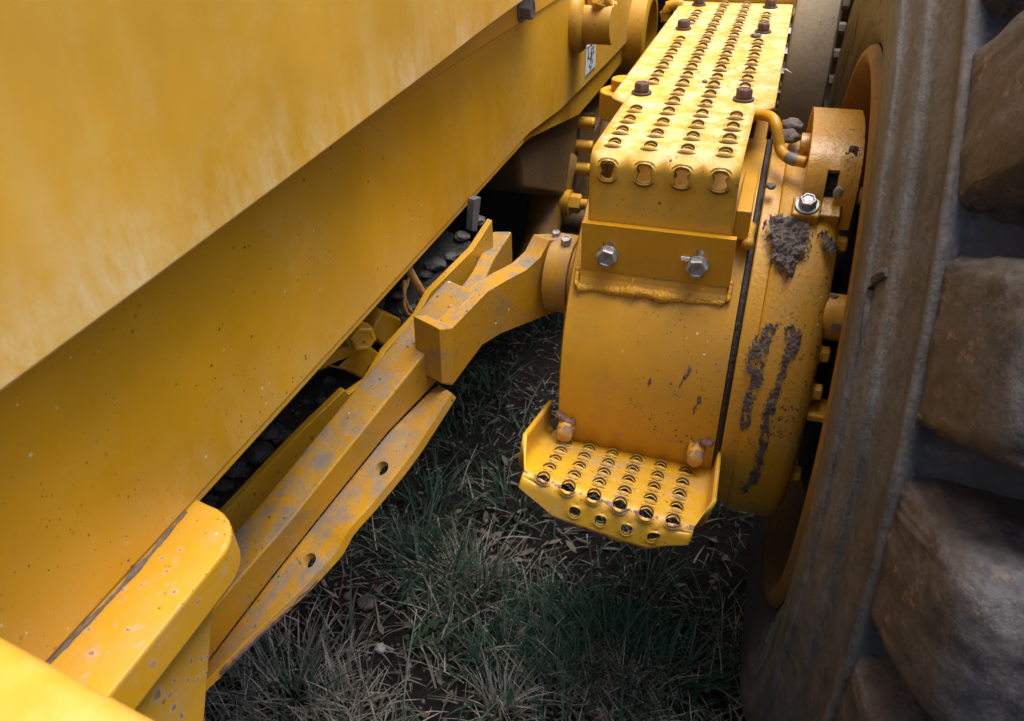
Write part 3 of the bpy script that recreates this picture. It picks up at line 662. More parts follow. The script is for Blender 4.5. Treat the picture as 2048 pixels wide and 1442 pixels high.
# --- caliper saddle
prof = [(.884, -.400), (.884, -.372), (.886, -.352), (.894, -.334), (.910, -.319), (.934, -.309), (.962, -.304), (.992, -.3025), (1.03, -.306), (1.07, -.318), (1.10, -.34), (1.12, -.38)]
xa, xb2 = .0425, .1000
xsl = [xa, .052, .060, .0655, .068, .0715, .075, .0775, .082, .088, .094, xb2]
mb = MB(); nx_ = len(xsl)
mb.add([(x, y, z) for y, z in prof for x in xsl], [])
for j in range(len(prof)-1):
    for i in range(nx_-1):
        inslot = (3 <= i <= 6 and j < 3) or (j == 0 and i >= 7 and i < 9)
        if not inslot: mb.f.append([j*nx_+i, j*nx_+i+1, (j+1)*nx_+i+1, (j+1)*nx_+i])
cal = mb.build('brake_caliper', 'caliper', mach, solid=.008, solid_off=-1, bevel=.001)
mb = MB(); mb.prism([(xa+.003, y+.010*(1 if y < .95 else 0), z-.007) for y, z in prof], (.006, 0, 0)); mb.build('end_plate', 'caliper', cal)
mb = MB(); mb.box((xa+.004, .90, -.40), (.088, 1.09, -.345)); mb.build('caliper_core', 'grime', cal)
c = RY((1676, 385), .885); mb = MB()
mb.loft([[c+np.array((.006*s_*math.cos(a), -.003+t*.004, z+.009*s_*math.sin(a))) for a in np.linspace(0, 2*math.pi, 9, endpoint=False)] for t, s_, z in ((0, .5, .003), (.5, 1, .0), (1.6, .9, -.002), (2.4, .4, -.003))]); mb.build('rubber_stop', 'pale', cal, subd=1, angle=0)
a = math.radians(118.5); nr_ = np.array((0, math.cos(a), math.sin(a))); tg = np.array((0, -nr_[2], nr_[1]))
c = np.array((.0495, AY+(RD+.013)*nr_[1], AZ+(RD+.013)*nr_[2])); mb = MB()
hx, ht, hn = np.array((.0155, 0, 0)), tg*.014, nr_*.010
mb.hexa([c-hx-ht-hn, c+hx-ht-hn, c+hx+ht-hn, c-hx+ht-hn], [c-hx-ht+hn, c+hx-ht+hn, c+hx+ht+hn, c-hx+ht+hn]); pad = mb.build('mounting_pad', 'caliper', cal, bevel=.003)
mb = MB(); mb.hexbolt(c+hn+tg*-.001, nr_, .0175, .009, .0135, .3); mb.build('bolt', 'zinc', cal, bevel=.0006)
c2 = c+np.array((.026, 0, 0))-tg*.006-nr_*.004; mb = MB(); hx = np.array((.011, 0, 0))
mb.hexa([c2-hx-ht-hn, c2+hx-ht-hn, c2+hx+ht-hn, c2-hx+ht-hn], [c2-hx-ht+hn, c2+hx-ht+hn, c2+hx+ht+hn, c2-hx+ht+hn]); mb.build('flange_lug', 'caliper', cal, bevel=.002)
mb = MB(); c = RY((1600, 292), .99); mb.cyl(c, c+np.array((.03, 0, 0)), .016, n=20); mb.build('bleed_boss', 'caliper', cal)
mb = MB(); c = RY((1718, 392), .90); mb.cyl(c+np.array((-.002, 0, 0)), c+np.array((.006, 0, .0)), .010, n=20); mb.build('pin_end', 'caliper', cal, bevel=.002)

# --- foot step (lower)
h00, h50, h04, h54 = RY((1131, 886), .742), RY((1371, 943), .740), RY((1087, 953), .622), RY((1347, 1040), .622)
def footfn0(u, v):                            # u 0..5 columns, v 0..4 rows
    a, b = u/5, v/4
    return h00*(1-a)*(1-b)+h50*a*(1-b)+h04*(1-a)*b+h54*a*b
def footn(u, v):
    n_ = np.cross(footfn0(u+.05, v)-footfn0(u, v), footfn0(u, v-.05)-footfn0(u, v)); return n_/np.linalg.norm(n_)
def footfn(u, v, w):
    vb_, Rb = 3.80, .014
    rowlen = .032
    if v <= vb_:
        P0 = footfn0(u, v); N0 = footn(u, v)
        ed = 0
        for ue_, sg in ((-.78, -1), (5.78, 1)):  # side flanges turned up
            t = (u-ue_)*sg
            if t > 0: 
                P0 = footfn0(ue_, v); side = (footfn0(1, v)-footfn0(0, v)); pc2 = np.linalg.norm(side); side = side/pc2*sg
                L = t*pc2; R2 = .007
                if L < R2*1.5: th = L/R2; return P0+side*(R2*math.sin(th))+N0*(R2*(1-math.cos(th)))
                th = 1.5; return P0+side*(R2*math.sin(th)+(L-R2*1.5)*math.cos(th))+N0*(R2*(1-math.cos(th))+(L-R2*1.5)*math.sin(th))
        return P0+N0*w
    uc = min(max(u, -.78), 5.78)
    v = vb_+(v-vb_)*(1-.42*max(0, abs(uc-2.5)/3.28-.55)/.45)
    P0 = footfn0(uc, vb_); N0 = footn(uc, vb_); T0 = footfn0(uc, vb_)-footfn0(uc, vb_-.1); T0 = T0/np.linalg.norm(T0)
    L = (v-vb_)*rowlen; th0 = 1.62; th = min(L/Rb, th0); rest = max(0, L-Rb*th0)
    dr = T0*math.cos(th)-N0*math.sin(th); nn = N0*math.cos(th)+T0*math.sin(th)
    P = P0+T0*(Rb*math.sin(th))-N0*(Rb*(1-math.cos(th)))+dr*rest
    return P+nn*w
cells = []
Rf, Hf = .0116, .0044
def footsheet():
    mb = MB(); wear = []
    S0, wr = [], []
    C = []
    for r_ in range(5):
        for k in range(6):
            C.append((k-.5, k+.5, r_-.5, r_+.5, True))
    return C
# cells in metric-like space: u,v counted in holes, so convert radii
pu = np.linalg.norm(h50-h00)/5; pv = (np.linalg.norm(h04-h00)+np.linalg.norm(h54-h50))/8
def fsc(u, v, w): return footfn(u/pu, v/pv, w)
for r_ in range(5):
    for k in range(6): cells.append(((k-.5)*pu, (k+.5)*pu, (r_-.5)*pv, (r_+.5)*pv, True, min(Rf, pv*.47), Hf))
    for us in ((-.78, -.5), (5.5, 5.78)): cells.append((us[0]*pu, us[1]*pu, (r_-.5)*pv, (r_+.5)*pv, False, 0, 0))
for k in range(6): cells.append(((k-.5)*pu, (k+.5)*pu, -.85*pv, -.5*pv, False, 0, 0))
for us in ((-.78, -.5), (5.5, 5.78)): cells.append((us[0]*pu, us[1]*pu, -.85*pv, -.5*pv, False, 0, 0))
# corner ears that run up to the drum
for us in ((-.78, -.5), (5.5, 5.78), (-.5, -.1), (5.1, 5.5)): cells.append((us[0]*pu, us[1]*pu, -1.45*pv, -.85*pv, False, 0, 0))
# turned-up sides
for r_ in range(-1, 5):
    cells.append((-2.15*pu, -.78*pu, (r_-.5)*pv, (r_+.5)*pv, False, 0, 0)); cells.append((5.78*pu, 7.05*pu, (r_-.5)*pv, (r_+.5)*pv, False, 0, 0))
# front lip with its own row of four openings
lipv0, lipv1 = 4.5*pv, 6.0*pv
for k in range(-1, 6):
    u0, u1 = max(k, -.78)*pu, min(k+1, 5.78)*pu
    cells.append((u0, u1, lipv0, 5.28*pv, k in (1, 2, 3, 4), .0090, .0024))
mbf, wear, hole_shade = sheet(cells, fsc, .72, .82, ((1.0, 0.0), (.96, .25), (.92, .65)), (.0, 2.4))
# ragged lower edge of the lip
pts0 = []; ub = [-.78, 0, 1, 2, 3, 4, 5, 5.78]; us_ = [a+(b-a)*i/6 for a, b in zip(ub[:-1], ub[1:]) for i in range(6)]+[5.78]; nE = len(us_)-1
for i, u in enumerate(us_):
    dep = .22*max(0, 1-abs((u-2.9)/2.9)**2.2)+.06*mnoise.noise((u*1.7, 3, 3))+.04*mnoise.noise((u*6, 1, 3))
    pts0.append((u*pu, 5.28*pv, 5.28*pv+max(.02, dep)*pv))
n0 = len(mbf.v)
mbf.add([fsc(u, va, 0) for u, va, vb_ in pts0]+[fsc(u, vb_, 0) for u, va, vb_ in pts0], [[i, i+1, nE+1+i+1, nE+1+i] for i in range(nE)])
wear += [.1]*(nE+1)+[1.0 if .6 < u/pu < 4.6 else .3 for u, _, _ in pts0]
# wear along the bent front edge
Vv = np.array(mbf.v); wear = np.array(wear, float)
fe = np.array([footfn(u, 4.15, .003) for u in np.linspace(-.9, 5.9, 60)])
dmin = np.min(np.linalg.norm(Vv[:, None, :]-fe[None], axis=2), axis=1)
wear = np.maximum(wear, np.clip(1.05-dmin/.0085, 0, 1)*.85)
mbf.f = [f[::-1] for f in mbf.f]
foot = mbf.build('foot_step', 'foot', mach, recalc=False, merge=2e-4, solid=.0045, solid_off=-1, attrs={'wear': wear, 'dirt': list(hole_shade)+[0]*(len(mbf.v)-len(hole_shade))})
for p, s_ in (((1133, 852), 1.0), ((1392, 900), .95)):
    c = RC(p, RD+.004); mb = MB()
    mb.loft([[c+np.array((x*.011*s_+.0, -.012+.022*t+.006*math.cos(a)*k_, k_*.013*math.sin(a)-.004)) if False else c+np.array((.0115*s_*k_*math.cos(a), .010-.026*t, .004+.0125*s_*k_*math.sin(a)-.010*t)) for a in np.linspace(0, 2*math.pi, 16, endpoint=False)] for t, k_, x in ((0, 1.1, 0), (.5, 1.0, 0), (.9, .92, 0), (1.0, .7, 0))])
    mb.build('weld_lug', 'foot', foot, attrs={'wear': np.array([.95 if i < 16 else (.35 if i > 47 else .5) for i in range(len(mb.v))])}, angle=0)
for p0, p1 in (((1113, 826), (1150, 846)), ((1402, 882), (1428, 884))):
    o = weldbead([RC(p0, RD+.002), RC(((p0[0]+p1[0])/2, (p0[1]+p1[1])/2+2), RD+.003), RC(p1, RD+.002)], .0052, 'weld_bead', foot, mat='foot')
    a_ = o.data.attributes.new('wear', 'FLOAT', 'POINT'); a_.data.foreach_set('value', np.full(len(o.data.vertices), .85, 'f'))

# --- wheel: rim, tyre, tread lugs
wheel = empty('wheel', (.35, AY, ZO+AZ), mach)
XR, RR = .103, .360
mb = MB()
lipr = [(.104, RR+.028), (.0990, RR+.026), (.0945, RR+.020), (.0940, RR+.013), (.0965, RR+.006), (.103, RR), (.108, RR-.003), (.120, RR-.012), (.135, RR-.016), (.235, RR-.018), (.25, RR-.026), (.262, RR-.05), (.275, .24), (.285, .10), (.285, .0)]
mb.lathe(lipr, 180); mb.build('rim', 'rim', wheel, angle=50)
tp = [(.114, .372), (.110, .384), (.1045, .392), (.1000, .402), (.0982, .412), (.0968, .414), (.0948, .430), (.0910, .452), (.0880, .466), (.0864, .470), (.0852, .476), (.0862, .482), (.0838, .500), (.0836, .515), (.0855, .530),
      (.0880, .5335), (.0905, .5345), (.0935, .548), (.0985, .562), (.1010, .565), (.1045, .5665), (.1075, .5745), (.1115, .588), (.1150, .5985), (.1165, .604), (.1155, .6075), (.1160, .6115), (.1195, .6145), (.1245, .6130), (.132, .606), (.150, .604), (.180, .606), (.25, .612), (.36, .615), (.60, .615), (.68, .63), (.70, .5), (.68, .40)]
mb = MB(); mb.lathe(tp, 300); 
ty = mb.build('tyre', 'tyre', wheel, angle=60, recalc=True)
me = ty.data; uvl = me.uv_layers.new(name='UVMap')
co = np.empty(len(me.vertices)*3); me.vertices.foreach_get('co', co); co = co.reshape(-1, 3)+WL[ty.name]-np.array((0, AY, ZO+AZ))
rad = np.hypot(co[:, 1], co[:, 2]); th = np.arctan2(co[:, 2], co[:, 1])
li_ = np.empty(len(me.loops), 'i'); me.loops.foreach_get('vertex_index', li_)
uvs = np.stack([np.abs(th[li_]), rad[li_]+co[li_, 0]*.6], 1).astype('f'); uvl.data.foreach_set('uv', uvs.ravel())
fa = me.attributes.new('floor', 'FLOAT', 'POINT'); fa.data.foreach_set('value', np.clip((co[:, 0]-.1245)/.006, 0, 1).astype('f'))
# lugs
sx = [(.1215, .600), (.1235, .624), (.1300, .654), (.1390, .684), (.148, .702), (.160, .712), (.190, .718), (.23, .726), (.30, .733), (.38, .738), (.42, .738)]
av = [(-1, 0), (-.985, .28), (-.955, .52), (-.90, .70), (-.82, .84), (-.68, .955), (-.50, .99), (-.30, 1), (0, 1), (.35, 1), (.72, .995), (.89, .97), (.945, .90), (.975, .66), (.99, .30), (1, 0)]
LUG0, PITCH = 128.4, 360/25
def lug(k, seed, fine):
    mb = MB(); wear = []
    th0 = LUG0+PITCH*k+5.15
    if fine:
        tt = np.linspace(0, 1, 46)**1.15*(len(sx)-1); SX = [(np.interp(t, range(len(sx)), [p[0] for p in sx]), np.interp(t, range(len(sx)), [p[1] for p in sx])) for t in tt]
        ta = np.linspace(0, len(av)-1, 60); AV = [(np.interp(t, range(len(av)), [p[0] for p in av]), np.interp(t, range(len(av)), [p[1] for p in av])) for t in ta]
    else: SX, AV = sx, av
    n2 = len(AV)
    for i, (x, r) in enumerate(SX):
        t = (x-.1215)/.30
        half = 5.15-.25*(1-min(1, t*6))+.9*t
        for (a, h) in AV:
            nz = mnoise.noise((x*26+seed*7.7, a*2.2, seed)); P = (x*60+seed, a*5.5, seed*3)
            hi = .0013*mnoise.noise(P)+.0014*mnoise.noise((P[0]*2.3, P[1]*2.3, seed))+(.0010*mnoise.noise((P[0]*5, P[1]*5, seed)) if fine else 0)
            cut = mnoise.noise((x*38+seed*2.1, a*3.1, seed+9)); cut = max(0, cut-.22)*.022          # torn-out chunks
            floor = .596
            rr = floor+(r-floor)*h+(.0016*nz+hi-.6*cut*(.35+.65*(1-abs(h-.8))))*h
            an = math.radians(th0+a*(half+.8*(1-h))+1.2*t*2.2)
            an += (hi*1.4)/rr
            mb.v.append((x+.0015*nz+hi*.6, AY+rr*math.cos(an), AZ+rr*math.sin(an)))
            wear.append(max(0, 1-(x-.1215)/.036)*1.0+.02+min(.12, cut*20))
    for i in range(len(SX)-1):
        for j in range(n2-1): mb.f.append([i*n2+j, i*n2+j+1, (i+1)*n2+j+1, (i+1)*n2+j])
    return mb, wear
for k in range(25):
    m_, wr_ = lug(k, k*1.37+.5, k < 5 or k > 23)
    m_.build('tread_lug', 'lug', wheel, angle=0, attrs={'wear': wr_})
# raised size marks and the rubber flap on the sidewall
def sidept(an, rr, dx=0):
    xx = np.interp(rr, [p[1] for p in tp[:30]], [p[0] for p in tp[:30]]); a = math.radians(an)
    return np.array((xx+dx, AY+rr*math.cos(a), AZ+rr*math.sin(a)))
mb = MB()
mb.tube([sidept(a, r) for a, r in ((143.0, .560), (143.1, .553), (143.4, .545), (144.2, .541), (145.2, .540), (147.0, .540), (149, .541))], [.004, .0055, .005, .0045, .004, .003, .001], 6)
mb.build('torn_flap', 'lug', wheel)
# bead-side scores in the rubber
mb = MB()
for i in range(70):
    a = 200+random.random()*26 if i < 45 else 118+random.random()*22; r0 = .392+.06*random.random()
    mb.tube([sidept(a+t*2.0, r0+.018*t+.003*math.sin(4*t+i), .0005) for t in np.linspace(0, 1, 5)], [.0004, .0012, .0015, .0012, .0004], 5)
for i in range(26):
    a0_, r0 = 28+random.random()*62, .41+.14*random.random(); zz = random.uniform(-.02, .02)
    mb.tube([sidept(a0_, r0, .0004), sidept(a0_+4, r0+zz*.3, .0004), sidept(a0_+7, r0+zz, .0004), sidept(a0_+11, r0+zz*1.2, .0004)], [.0010, .0014, .0014, .0006], 5)
tag(mb.build('rubber_ridges', 'tyre', wheel), kind='stuff')

# --- second wheel station behind
XW = .0
fy, fz = 2.35, -.58
mb = MB(); mb.lathe([(.005, .10), (.0, .30), (.004, .325), (.012, .33), (.100, .33), (.104, .325), (.106, .30), (.106, .1)], 140, fy, fz); fh = mb.build('far_brake_drum', 'farhub', mach)
for a in range(96, 200, 11):
    r_ = math.radians(a); c = np.array((.106, fy+.305*math.cos(r_), fz+.305*math.sin(r_))); mb = MB(); mb.hexbolt(c, (1, 0, 0), .024, .016, 0, .4, recess=False); mb.build('bolt', 'farhub', fh)
for a in range(100, 200, 9):
    r_ = math.radians(a); c = np.array((.002, fy+.29*math.cos(r_), fz+.29*math.sin(r_))); mb = MB(); mb.hexbolt(c, (-1, 0, 0), .030, .024, 0, .2, recess=False); mb.build('bolt', 'zinc', fh)
mb = MB(); mb.lathe([(-.28, .30), (-.01, .30), (-.005, .28)], 100, fy, fz); mb.build('far_axle_drum', 'dark', mach)
fw = empty('wheel', (.4, fy, ZO+fz), mach)
mb = MB(); mb.lathe([(.15, .37), (.135, .45), (.135, .52), (.145, .58), (.155, .61), (.18, .64), (.6, .65), (.7, .5), (.68, .4)], 140, fy, fz); mb.build('tyre', 'tyre', fw)
mb = MB(); mb.lathe([(.14, .38), (.14, .36), (.25, .34), (.28, .2), (.28, 0)], 100, fy, fz); mb.build('rim', 'dark', fw)

# ------------------------------------------------------------------ mud stuck on the brake housing
def inpoly(p, poly):
    x, y = p; c = False; j = len(poly)-1
    for i in range(len(poly)):
        if (poly[i][1] > y) != (poly[j][1] > y) and x < (poly[j][0]-poly[i][0])*(y-poly[i][1])/(poly[j][1]-poly[i][1])+poly[i][0]: c = not c
        j = i
    return c
def edist(p, poly):
    P = np.array(p); best = 1e9
    for a, b in zip(poly, poly[1:]+poly[:1]):
        a, b = np.array(a, float), np.array(b, float); t = np.clip((P-a) @ (b-a)/((b-a) @ (b-a)+1e-9), 0, 1); best = min(best, np.linalg.norm(P-a-(b-a)*t))
    return best
def mudpatch(poly, surf, nrm, h, name, label, mat, step=2.0, edge=8.0, jag=3.0, group=None, parent=None, seed=0.0, lump=1.0):
    mb = MB(); xs = np.arange(min(p[0] for p in poly)-4, max(p[0] for p in poly)+5, step); ys = np.arange(min(p[1] for p in poly)-4, max(p[1] for p in poly)+5, step)
    idx = {}
    for j, y in enumerate(ys):
        for i, x in enumerate(xs):
            q_ = (x+jag*mnoise.noise((x*.11+seed, y*.11, seed)), y+jag*mnoise.noise((x*.11, y*.11+seed, seed+5)))
            if inpoly(q_, poly):
                d = edist(q_, poly)
                if d < edge*1.1 and mnoise.noise((x*.30+seed, y*.13, seed+8)) < -.08+.20*(1-d/edge)-.1: continue
                if lump < 1 and mnoise.noise((x*.16+seed, y*.035, seed+11)) < -.30: continue
                k = min(1, d/edge); k = k*k*(3-2*k)
                hh = h*(k*(.55+lump*.55*mnoise.noise((x*.05, y*.05, seed))+lump*.40*mnoise.noise((x*.16, y*.16, seed+2))+.22*lump*mnoise.noise((x*.42, y*.42, seed+4)))+.06)
                P = surf((x, y)); idx[i, j] = len(mb.v); mb.v.append(tuple(P+nrm(P)*max(hh, .0003)))
    for (i, j), a in idx.items():
        if (i+1, j) in idx and (i, j+1) in idx and (i+1, j+1) in idx: mb.f.append([a, idx[i+1, j], idx[i+1, j+1], idx[i, j+1]])
    o = mb.build(name, mat, None, angle=0)
    tag(o, label, 'mud', group); return o
RH = RD+.0085
hs_ = lambda p: RC(p, RH if p[0] > 0 else RH)
hn_ = lambda P: np.array((0, P[1]-AY, P[2]-AZ))/np.hypot(P[1]-AY, P[2]-AZ)
ds_ = lambda p: RC(p, RD)
mudpatch([(1518, 448), (1536, 428), (1562, 424), (1592, 434), (1624, 440), (1628, 478), (1620, 510), (1618, 522), (1600, 528), (1592, 552), (1574, 566), (1562, 560), (1556, 548), (1540, 538), (1534, 512), (1528, 480)], hs_, hn_, .013,
         'mud_clump', 'biggest grey-brown clump of dried mud, stuck on the brake housing below the bolted pad', 'mud', seed=1.1, edge=12)
mudpatch([(1632, 470), (1645, 460), (1656, 462), (1666, 480), (1676, 494), (1672, 512), (1660, 522), (1646, 516), (1640, 500), (1634, 486)], hs_, hn_, .014,
         'mud_clump', 'small crumbly mud lump on the bolt edge of the brake housing', 'mud', seed=2.1, edge=7)
mudpatch([(1510, 668), (1534, 642), (1560, 640), (1556, 664), (1542, 690), (1536, 716), (1532, 740), (1528, 768), (1518, 790), (1508, 812), (1498, 866), (1472, 862), (1480, 806), (1494, 770), (1489, 730), (1488, 712), (1498, 690)], hs_, hn_, .004,
         'mud_smear', 'wide mud smear on the brake housing beside the dark seam', 'mudwet', seed=3.1, edge=5, lump=.8)
mudpatch([(1574, 640), (1592, 650), (1606, 664), (1604, 690), (1594, 716), (1580, 734), (1570, 770), (1556, 800), (1548, 840), (1540, 880), (1532, 920), (1520, 960), (1494, 988), (1478, 985), (1496, 950), (1510, 905), (1518, 850), (1528, 800), (1546, 770), (1560, 720), (1568, 690), (1566, 660)], hs_, hn_, .004,
         'mud_smear', 'long mud run trailing down the brake housing to its lower edge, right of the other', 'mudwet', seed=4.1, edge=5, lump=.8)
mudpatch([(1374, 732), (1384, 730), (1384, 742), (1370, 762), (1358, 778), (1356, 772), (1366, 752)], ds_, hn_, .0016, 'mud_smear', 'thin mud streak in the middle of the smooth axle drum', 'mudwet', step=1.2, seed=5.1, edge=3, jag=2)
mudpatch([(1396, 790), (1404, 788), (1402, 806), (1386, 832), (1380, 828), (1390, 808)], ds_, hn_, .0012, 'mud_smear', 'faint short mud streak on the axle drum above the foot step', 'mudwet', step=1.2, seed=6.1, edge=3, jag=3)
mudpatch([(1296, 752), (1304, 756), (1303, 774), (1295, 774)], ds_, hn_, .0014, 'mud_smear', 'tiny mud fleck on the axle drum, leftmost of its streaks', 'mudwet', step=1.2, seed=7.1, edge=3, jag=3)
cs_ = lambda p: RY(p, .884) if p[1] > 310 else RY(p, .895)
mudpatch([(1690, 298), (1704, 290), (1722, 294), (1724, 308), (1712, 316), (1698, 314), (1688, 308)], lambda p: RY(p, .905), lambda P: np.array((0, -.7, .7)), .006, 'mud_clump', 'round mud patch on the front of the brake caliper near the wheel rim', 'mud', seed=8.1, edge=5)
def clod(px_, y, r, label, mat='mud', seed=1.0, cat='mud', name='mud_clod', flat=.6, group=None):
    bm = bmesh.new(); bmesh.ops.create_icosphere(bm, subdivisions=2 if name == 'stone' else 3, radius=1); mb = MB()
    c = RY(px_, y) if not isinstance(px_, np.ndarray) else px_
    for v in bm.verts:
        d = 1+.35*mnoise.noise(tuple(v.co*1.6+Vector((seed, seed, 0))))+.18*mnoise.noise(tuple(v.co*4+Vector((seed, 0, seed))))
        mb.v.append((c[0]+r*v.co.x*d, c[1]+r*v.co.y*d, c[2]+r*flat*v.co.z*d))
    mb.f = [[v.index for v in f.verts] for f in bm.faces]; bm.free()
    o = mb.build(name, mat, None, angle=22 if name == 'stone' else 0); return tag(o, label, cat, group)
clod((1583, 250), 1.02, .013, 'upper crumbly mud clod lodged behind the bent lubrication pipe', seed=3.3)
clod((1580, 272), 1.00, .013, 'lower crumbly mud clod lodged behind the bent lubrication pipe', seed=4.3)
clod((1541, 372), .905, .006, 'dark mud crumb lying on the seam beside the step rail', seed=5.3)
clod((1668, 592), .80, .0045, 'mud dab on the round locating post beside the rim', seed=6.3)

clod(RZ((1512, 70), ZS+.003), 0, .0085, 'flat grey mud flake beside the middle rusty bolt on the right of the tread plate', seed=11.3, flat=.3, name='mud_flake')
clod(RZ((1284, 171), ZS+.003), 0, .0048, 'small mud crumb behind the left rusty bolt at the widening of the tread plate', seed=12.3, flat=.6)
clod(RZ((1410, 162), ZS+.002), 0, .0036, 'small mud crumb in the middle of the tread plate between the hole columns', seed=13.3, flat=.5)
mb = MB(); a_, b_ = RZ((1560, 138), ZS+.003), RZ((1583, 146), ZS+.001); mb.tube([a_, (a_+b_)/2+np.array((0, 0, .002)), b_], [.0011, .0010, .0006], 6)
tag(mb.build('twig', 'straw', None, angle=0, attrs={'tint': [1.0]*len(mb.v)}), 'short white twig sticking out over the right edge of the tread plate', 'twig')
# ------------------------------------------------------------------ stones on the belly pan
npan = np.cross(pan[1]-pan[0], back); npan /= np.linalg.norm(npan); npan = npan if npan[2] > 0 else -npan
rk = []
spots = [((545, 862), .020, 'flat grey stone at the upper end of the lower rubble gap, near the inner bolts'), ((520, 905), .024, 'broad grey stone in the lower rubble gap between frame plate and guard plate'),
         ((480, 935), .022, 'dark slab of stone in the lower rubble gap just above the mount bracket'), ((450, 968), .016, 'lowest grey stone of the lower rubble gap, touching the mount bracket'),
         ((872, 528), .020, 'biggest grey stone beside the braided hose'), ((903, 512), .013, 'small bright grey stone just right of the biggest stone by the hose'),
         ((925, 472), .015, 'grey stone under the hanging strap'), ((955, 440), .016, 'topmost grey stone, deep in the shade below the frame edge'),
         ((795, 590), .013, 'grey stone left of the thin wire loop'), ((850, 548), .012, 'grey stone right behind the end of the braided hose')]
for i, (p, r, lb) in enumerate(spots):
    r *= .8; d = sight(p); c = d*((pan[0] @ npan+.004)/(d @ npan))
    clod(c, 0, r, lb, 'rock', seed=10+i*1.7, cat='stone', name='stone', flat=.5, group='grey stones lying on the belly pan')
mb = MB(); bm = bmesh.new(); bmesh.ops.create_icosphere(bm, subdivisions=1, radius=1)
iv = np.array([v.co[:] for v in bm.verts]); ifs = [[v.index for v in f.verts] for f in bm.faces]; bm.free()
for i in range(420):
    u, v = random.random(), random.random()**1.3*.8
    c = pan[0]+(pan[1]-pan[0])*u+back*v+npan*.004; r = .002+.009*random.random()**3
    jit = 1+rng.normal(0, .18, (len(iv), 1)); mb.add(c+iv*jit*np.array((r*random.uniform(.7, 1.3), r, r*.7)), ifs)
tag(mb.build('gravel', 'rock', None, angle=30), 'loose grey gravel and dirt spread over the belly pan', 'gravel', kind='stuff')

# ------------------------------------------------------------------ grass and litter on the ground
def blade_mesh(name, mat, roots, length, lean, width, tint, droop=.6, seg=4, heading=None):
    n = len(roots); hd = rng.uniform(0, 2*np.pi, n) if heading is None else heading
    t = np.linspace(0, 1, seg+1); V = np.zeros((n, seg+1, 2, 3)); dirx, diry = np.cos(hd), np.sin(hd)
    bend = lean[:, None]*(t[None]**(1+droop))
    side = np.stack([-diry, dirx], 1)
    for k in range(seg+1):
        horiz = length*(np.sin(lean)*t[k]*.55+np.sin(lean)*t[k]**2*.65); vert = length*(t[k]*np.cos(lean*.6)-.45*lean*t[k]**2*.55)
        base = np.stack([roots[:, 0]+dirx*horiz, roots[:, 1]+diry*horiz, roots[:, 2]+np.maximum(vert, .003+0*vert)], 1)
        wd = width*(1-t[k]**1.6)*.5+.0002
        for s_, sg in enumerate((-1, 1)):
            V[:, k, s_, :2] = base[:, :2]+side*wd[:, None]*sg; V[:, k, s_, 2] = base[:, 2]+(.15*wd*sg)
    me = bpy.data.meshes.new(name); V2 = V.reshape(-1, 3)
    idx = np.arange(n)[:, None]*(2*(seg+1)); F = []
    for k in range(seg): F.append(np.stack([idx[:, 0]+2*k, idx[:, 0]+2*k+1, idx[:, 0]+2*k+3, idx[:, 0]+2*k+2], 1))
    F = np.stack(F, 1).reshape(-1, 4)
    c = (V2.min(0)+V2.max(0))/2; c[2] = V2[:, 2].min()
    me.vertices.add(len(V2)); me.vertices.foreach_set('co', (V2-c).astype('f').ravel())
    me.loops.add(F.size); me.loops.foreach_set('vertex_index', F.astype('i').ravel())
    me.polygons.add(len(F)); me.polygons.foreach_set('loop_start', np.arange(0, F.size, 4, dtype='i')); me.update(calc_edges=True)
    a = me.attributes.new('tint', 'FLOAT', 'POINT'); a.data.foreach_set('value', np.repeat(np.clip(tint, 0, 1), 2*(seg+1)).astype('f'))
    me.polygons.foreach_set('use_smooth', [True]*len(me.polygons)); me.materials.append(MT[mat])
    o = bpy.data.objects.new(name, me); put(o, None, c); return o
def GZ(x, y): return gh(x, y)
def gpt(p):
    P = RZ(p, -ZO); return P[0], P[1]
def scatter(n, dens, x0=-1.5, x1=.35, y0=.45, y1=3.0):
    out = []
    while len(out) < n:
        x, y = random.uniform(x0, x1), random.uniform(y0, y1)
        if random.random() < dens(x, y): out.append((x, y, gh(x, y)))
    return np.array(out)
nzf = lambda x, y, s, o: .5+.9*mnoise.noise((x*s, y*s, o))
bare = [(gpt((1430, 1060)), .16), (gpt((620, 1250)), .12), (gpt((700, 1190)), .08), (gpt((880, 1330)), .07), (gpt((1080, 1180)), .05)]
def notbare(x, y):
    k = 1.0
    for (bx, by), r in bare: k *= min(1, max(.04, (math.hypot(x-bx, y-by)/r)**2-.15))
    return k
r1 = scatter(2300, lambda x, y: max(0, nzf(x, y, 6.5, 3.1)-.18)**2.2*notbare(x, y)*(1 if y < 1.02 else .22))
n = len(r1); tag(blade_mesh('grass', 'green', r1, rng.uniform(.05, .15, n), rng.uniform(.15, 1.35, n), rng.gamma(4, .0009, n), rng.beta(2, 2.4, n)),
    'short dark green grass growing over the soil around the machine', 'grass', kind='stuff')
r2 = scatter(3200, lambda x, y: max(0, nzf(x, y, 7.5, 9.7)-.15)**2.2*notbare(x, y)*(1.0 if y < 1.0 else .06))
n = len(r2); tag(blade_mesh('dry_grass', 'straw', r2, rng.uniform(.03, .11, n), rng.uniform(.3, 1.5, n), rng.uniform(.0016, .0040, n), rng.beta(1.4, 1.3, n)),
    'bleached dry grass mixed through the green grass on the soil', 'dry grass', kind='stuff')
r3 = scatter(5200, lambda x, y: .25+max(0, nzf(x, y, 4, 5.5))*(1 if y < 1.1 else .2)); n = len(r3)
tag(blade_mesh('straw_litter', 'straw', r3, rng.uniform(.012, .055, n), rng.uniform(1.35, 1.55, n), rng.uniform(.0014, .0046, n), rng.beta(1.6, 2.6, n), seg=2),
    'broken straw and dead stems lying flat on the soil', 'straw', kind='stuff')
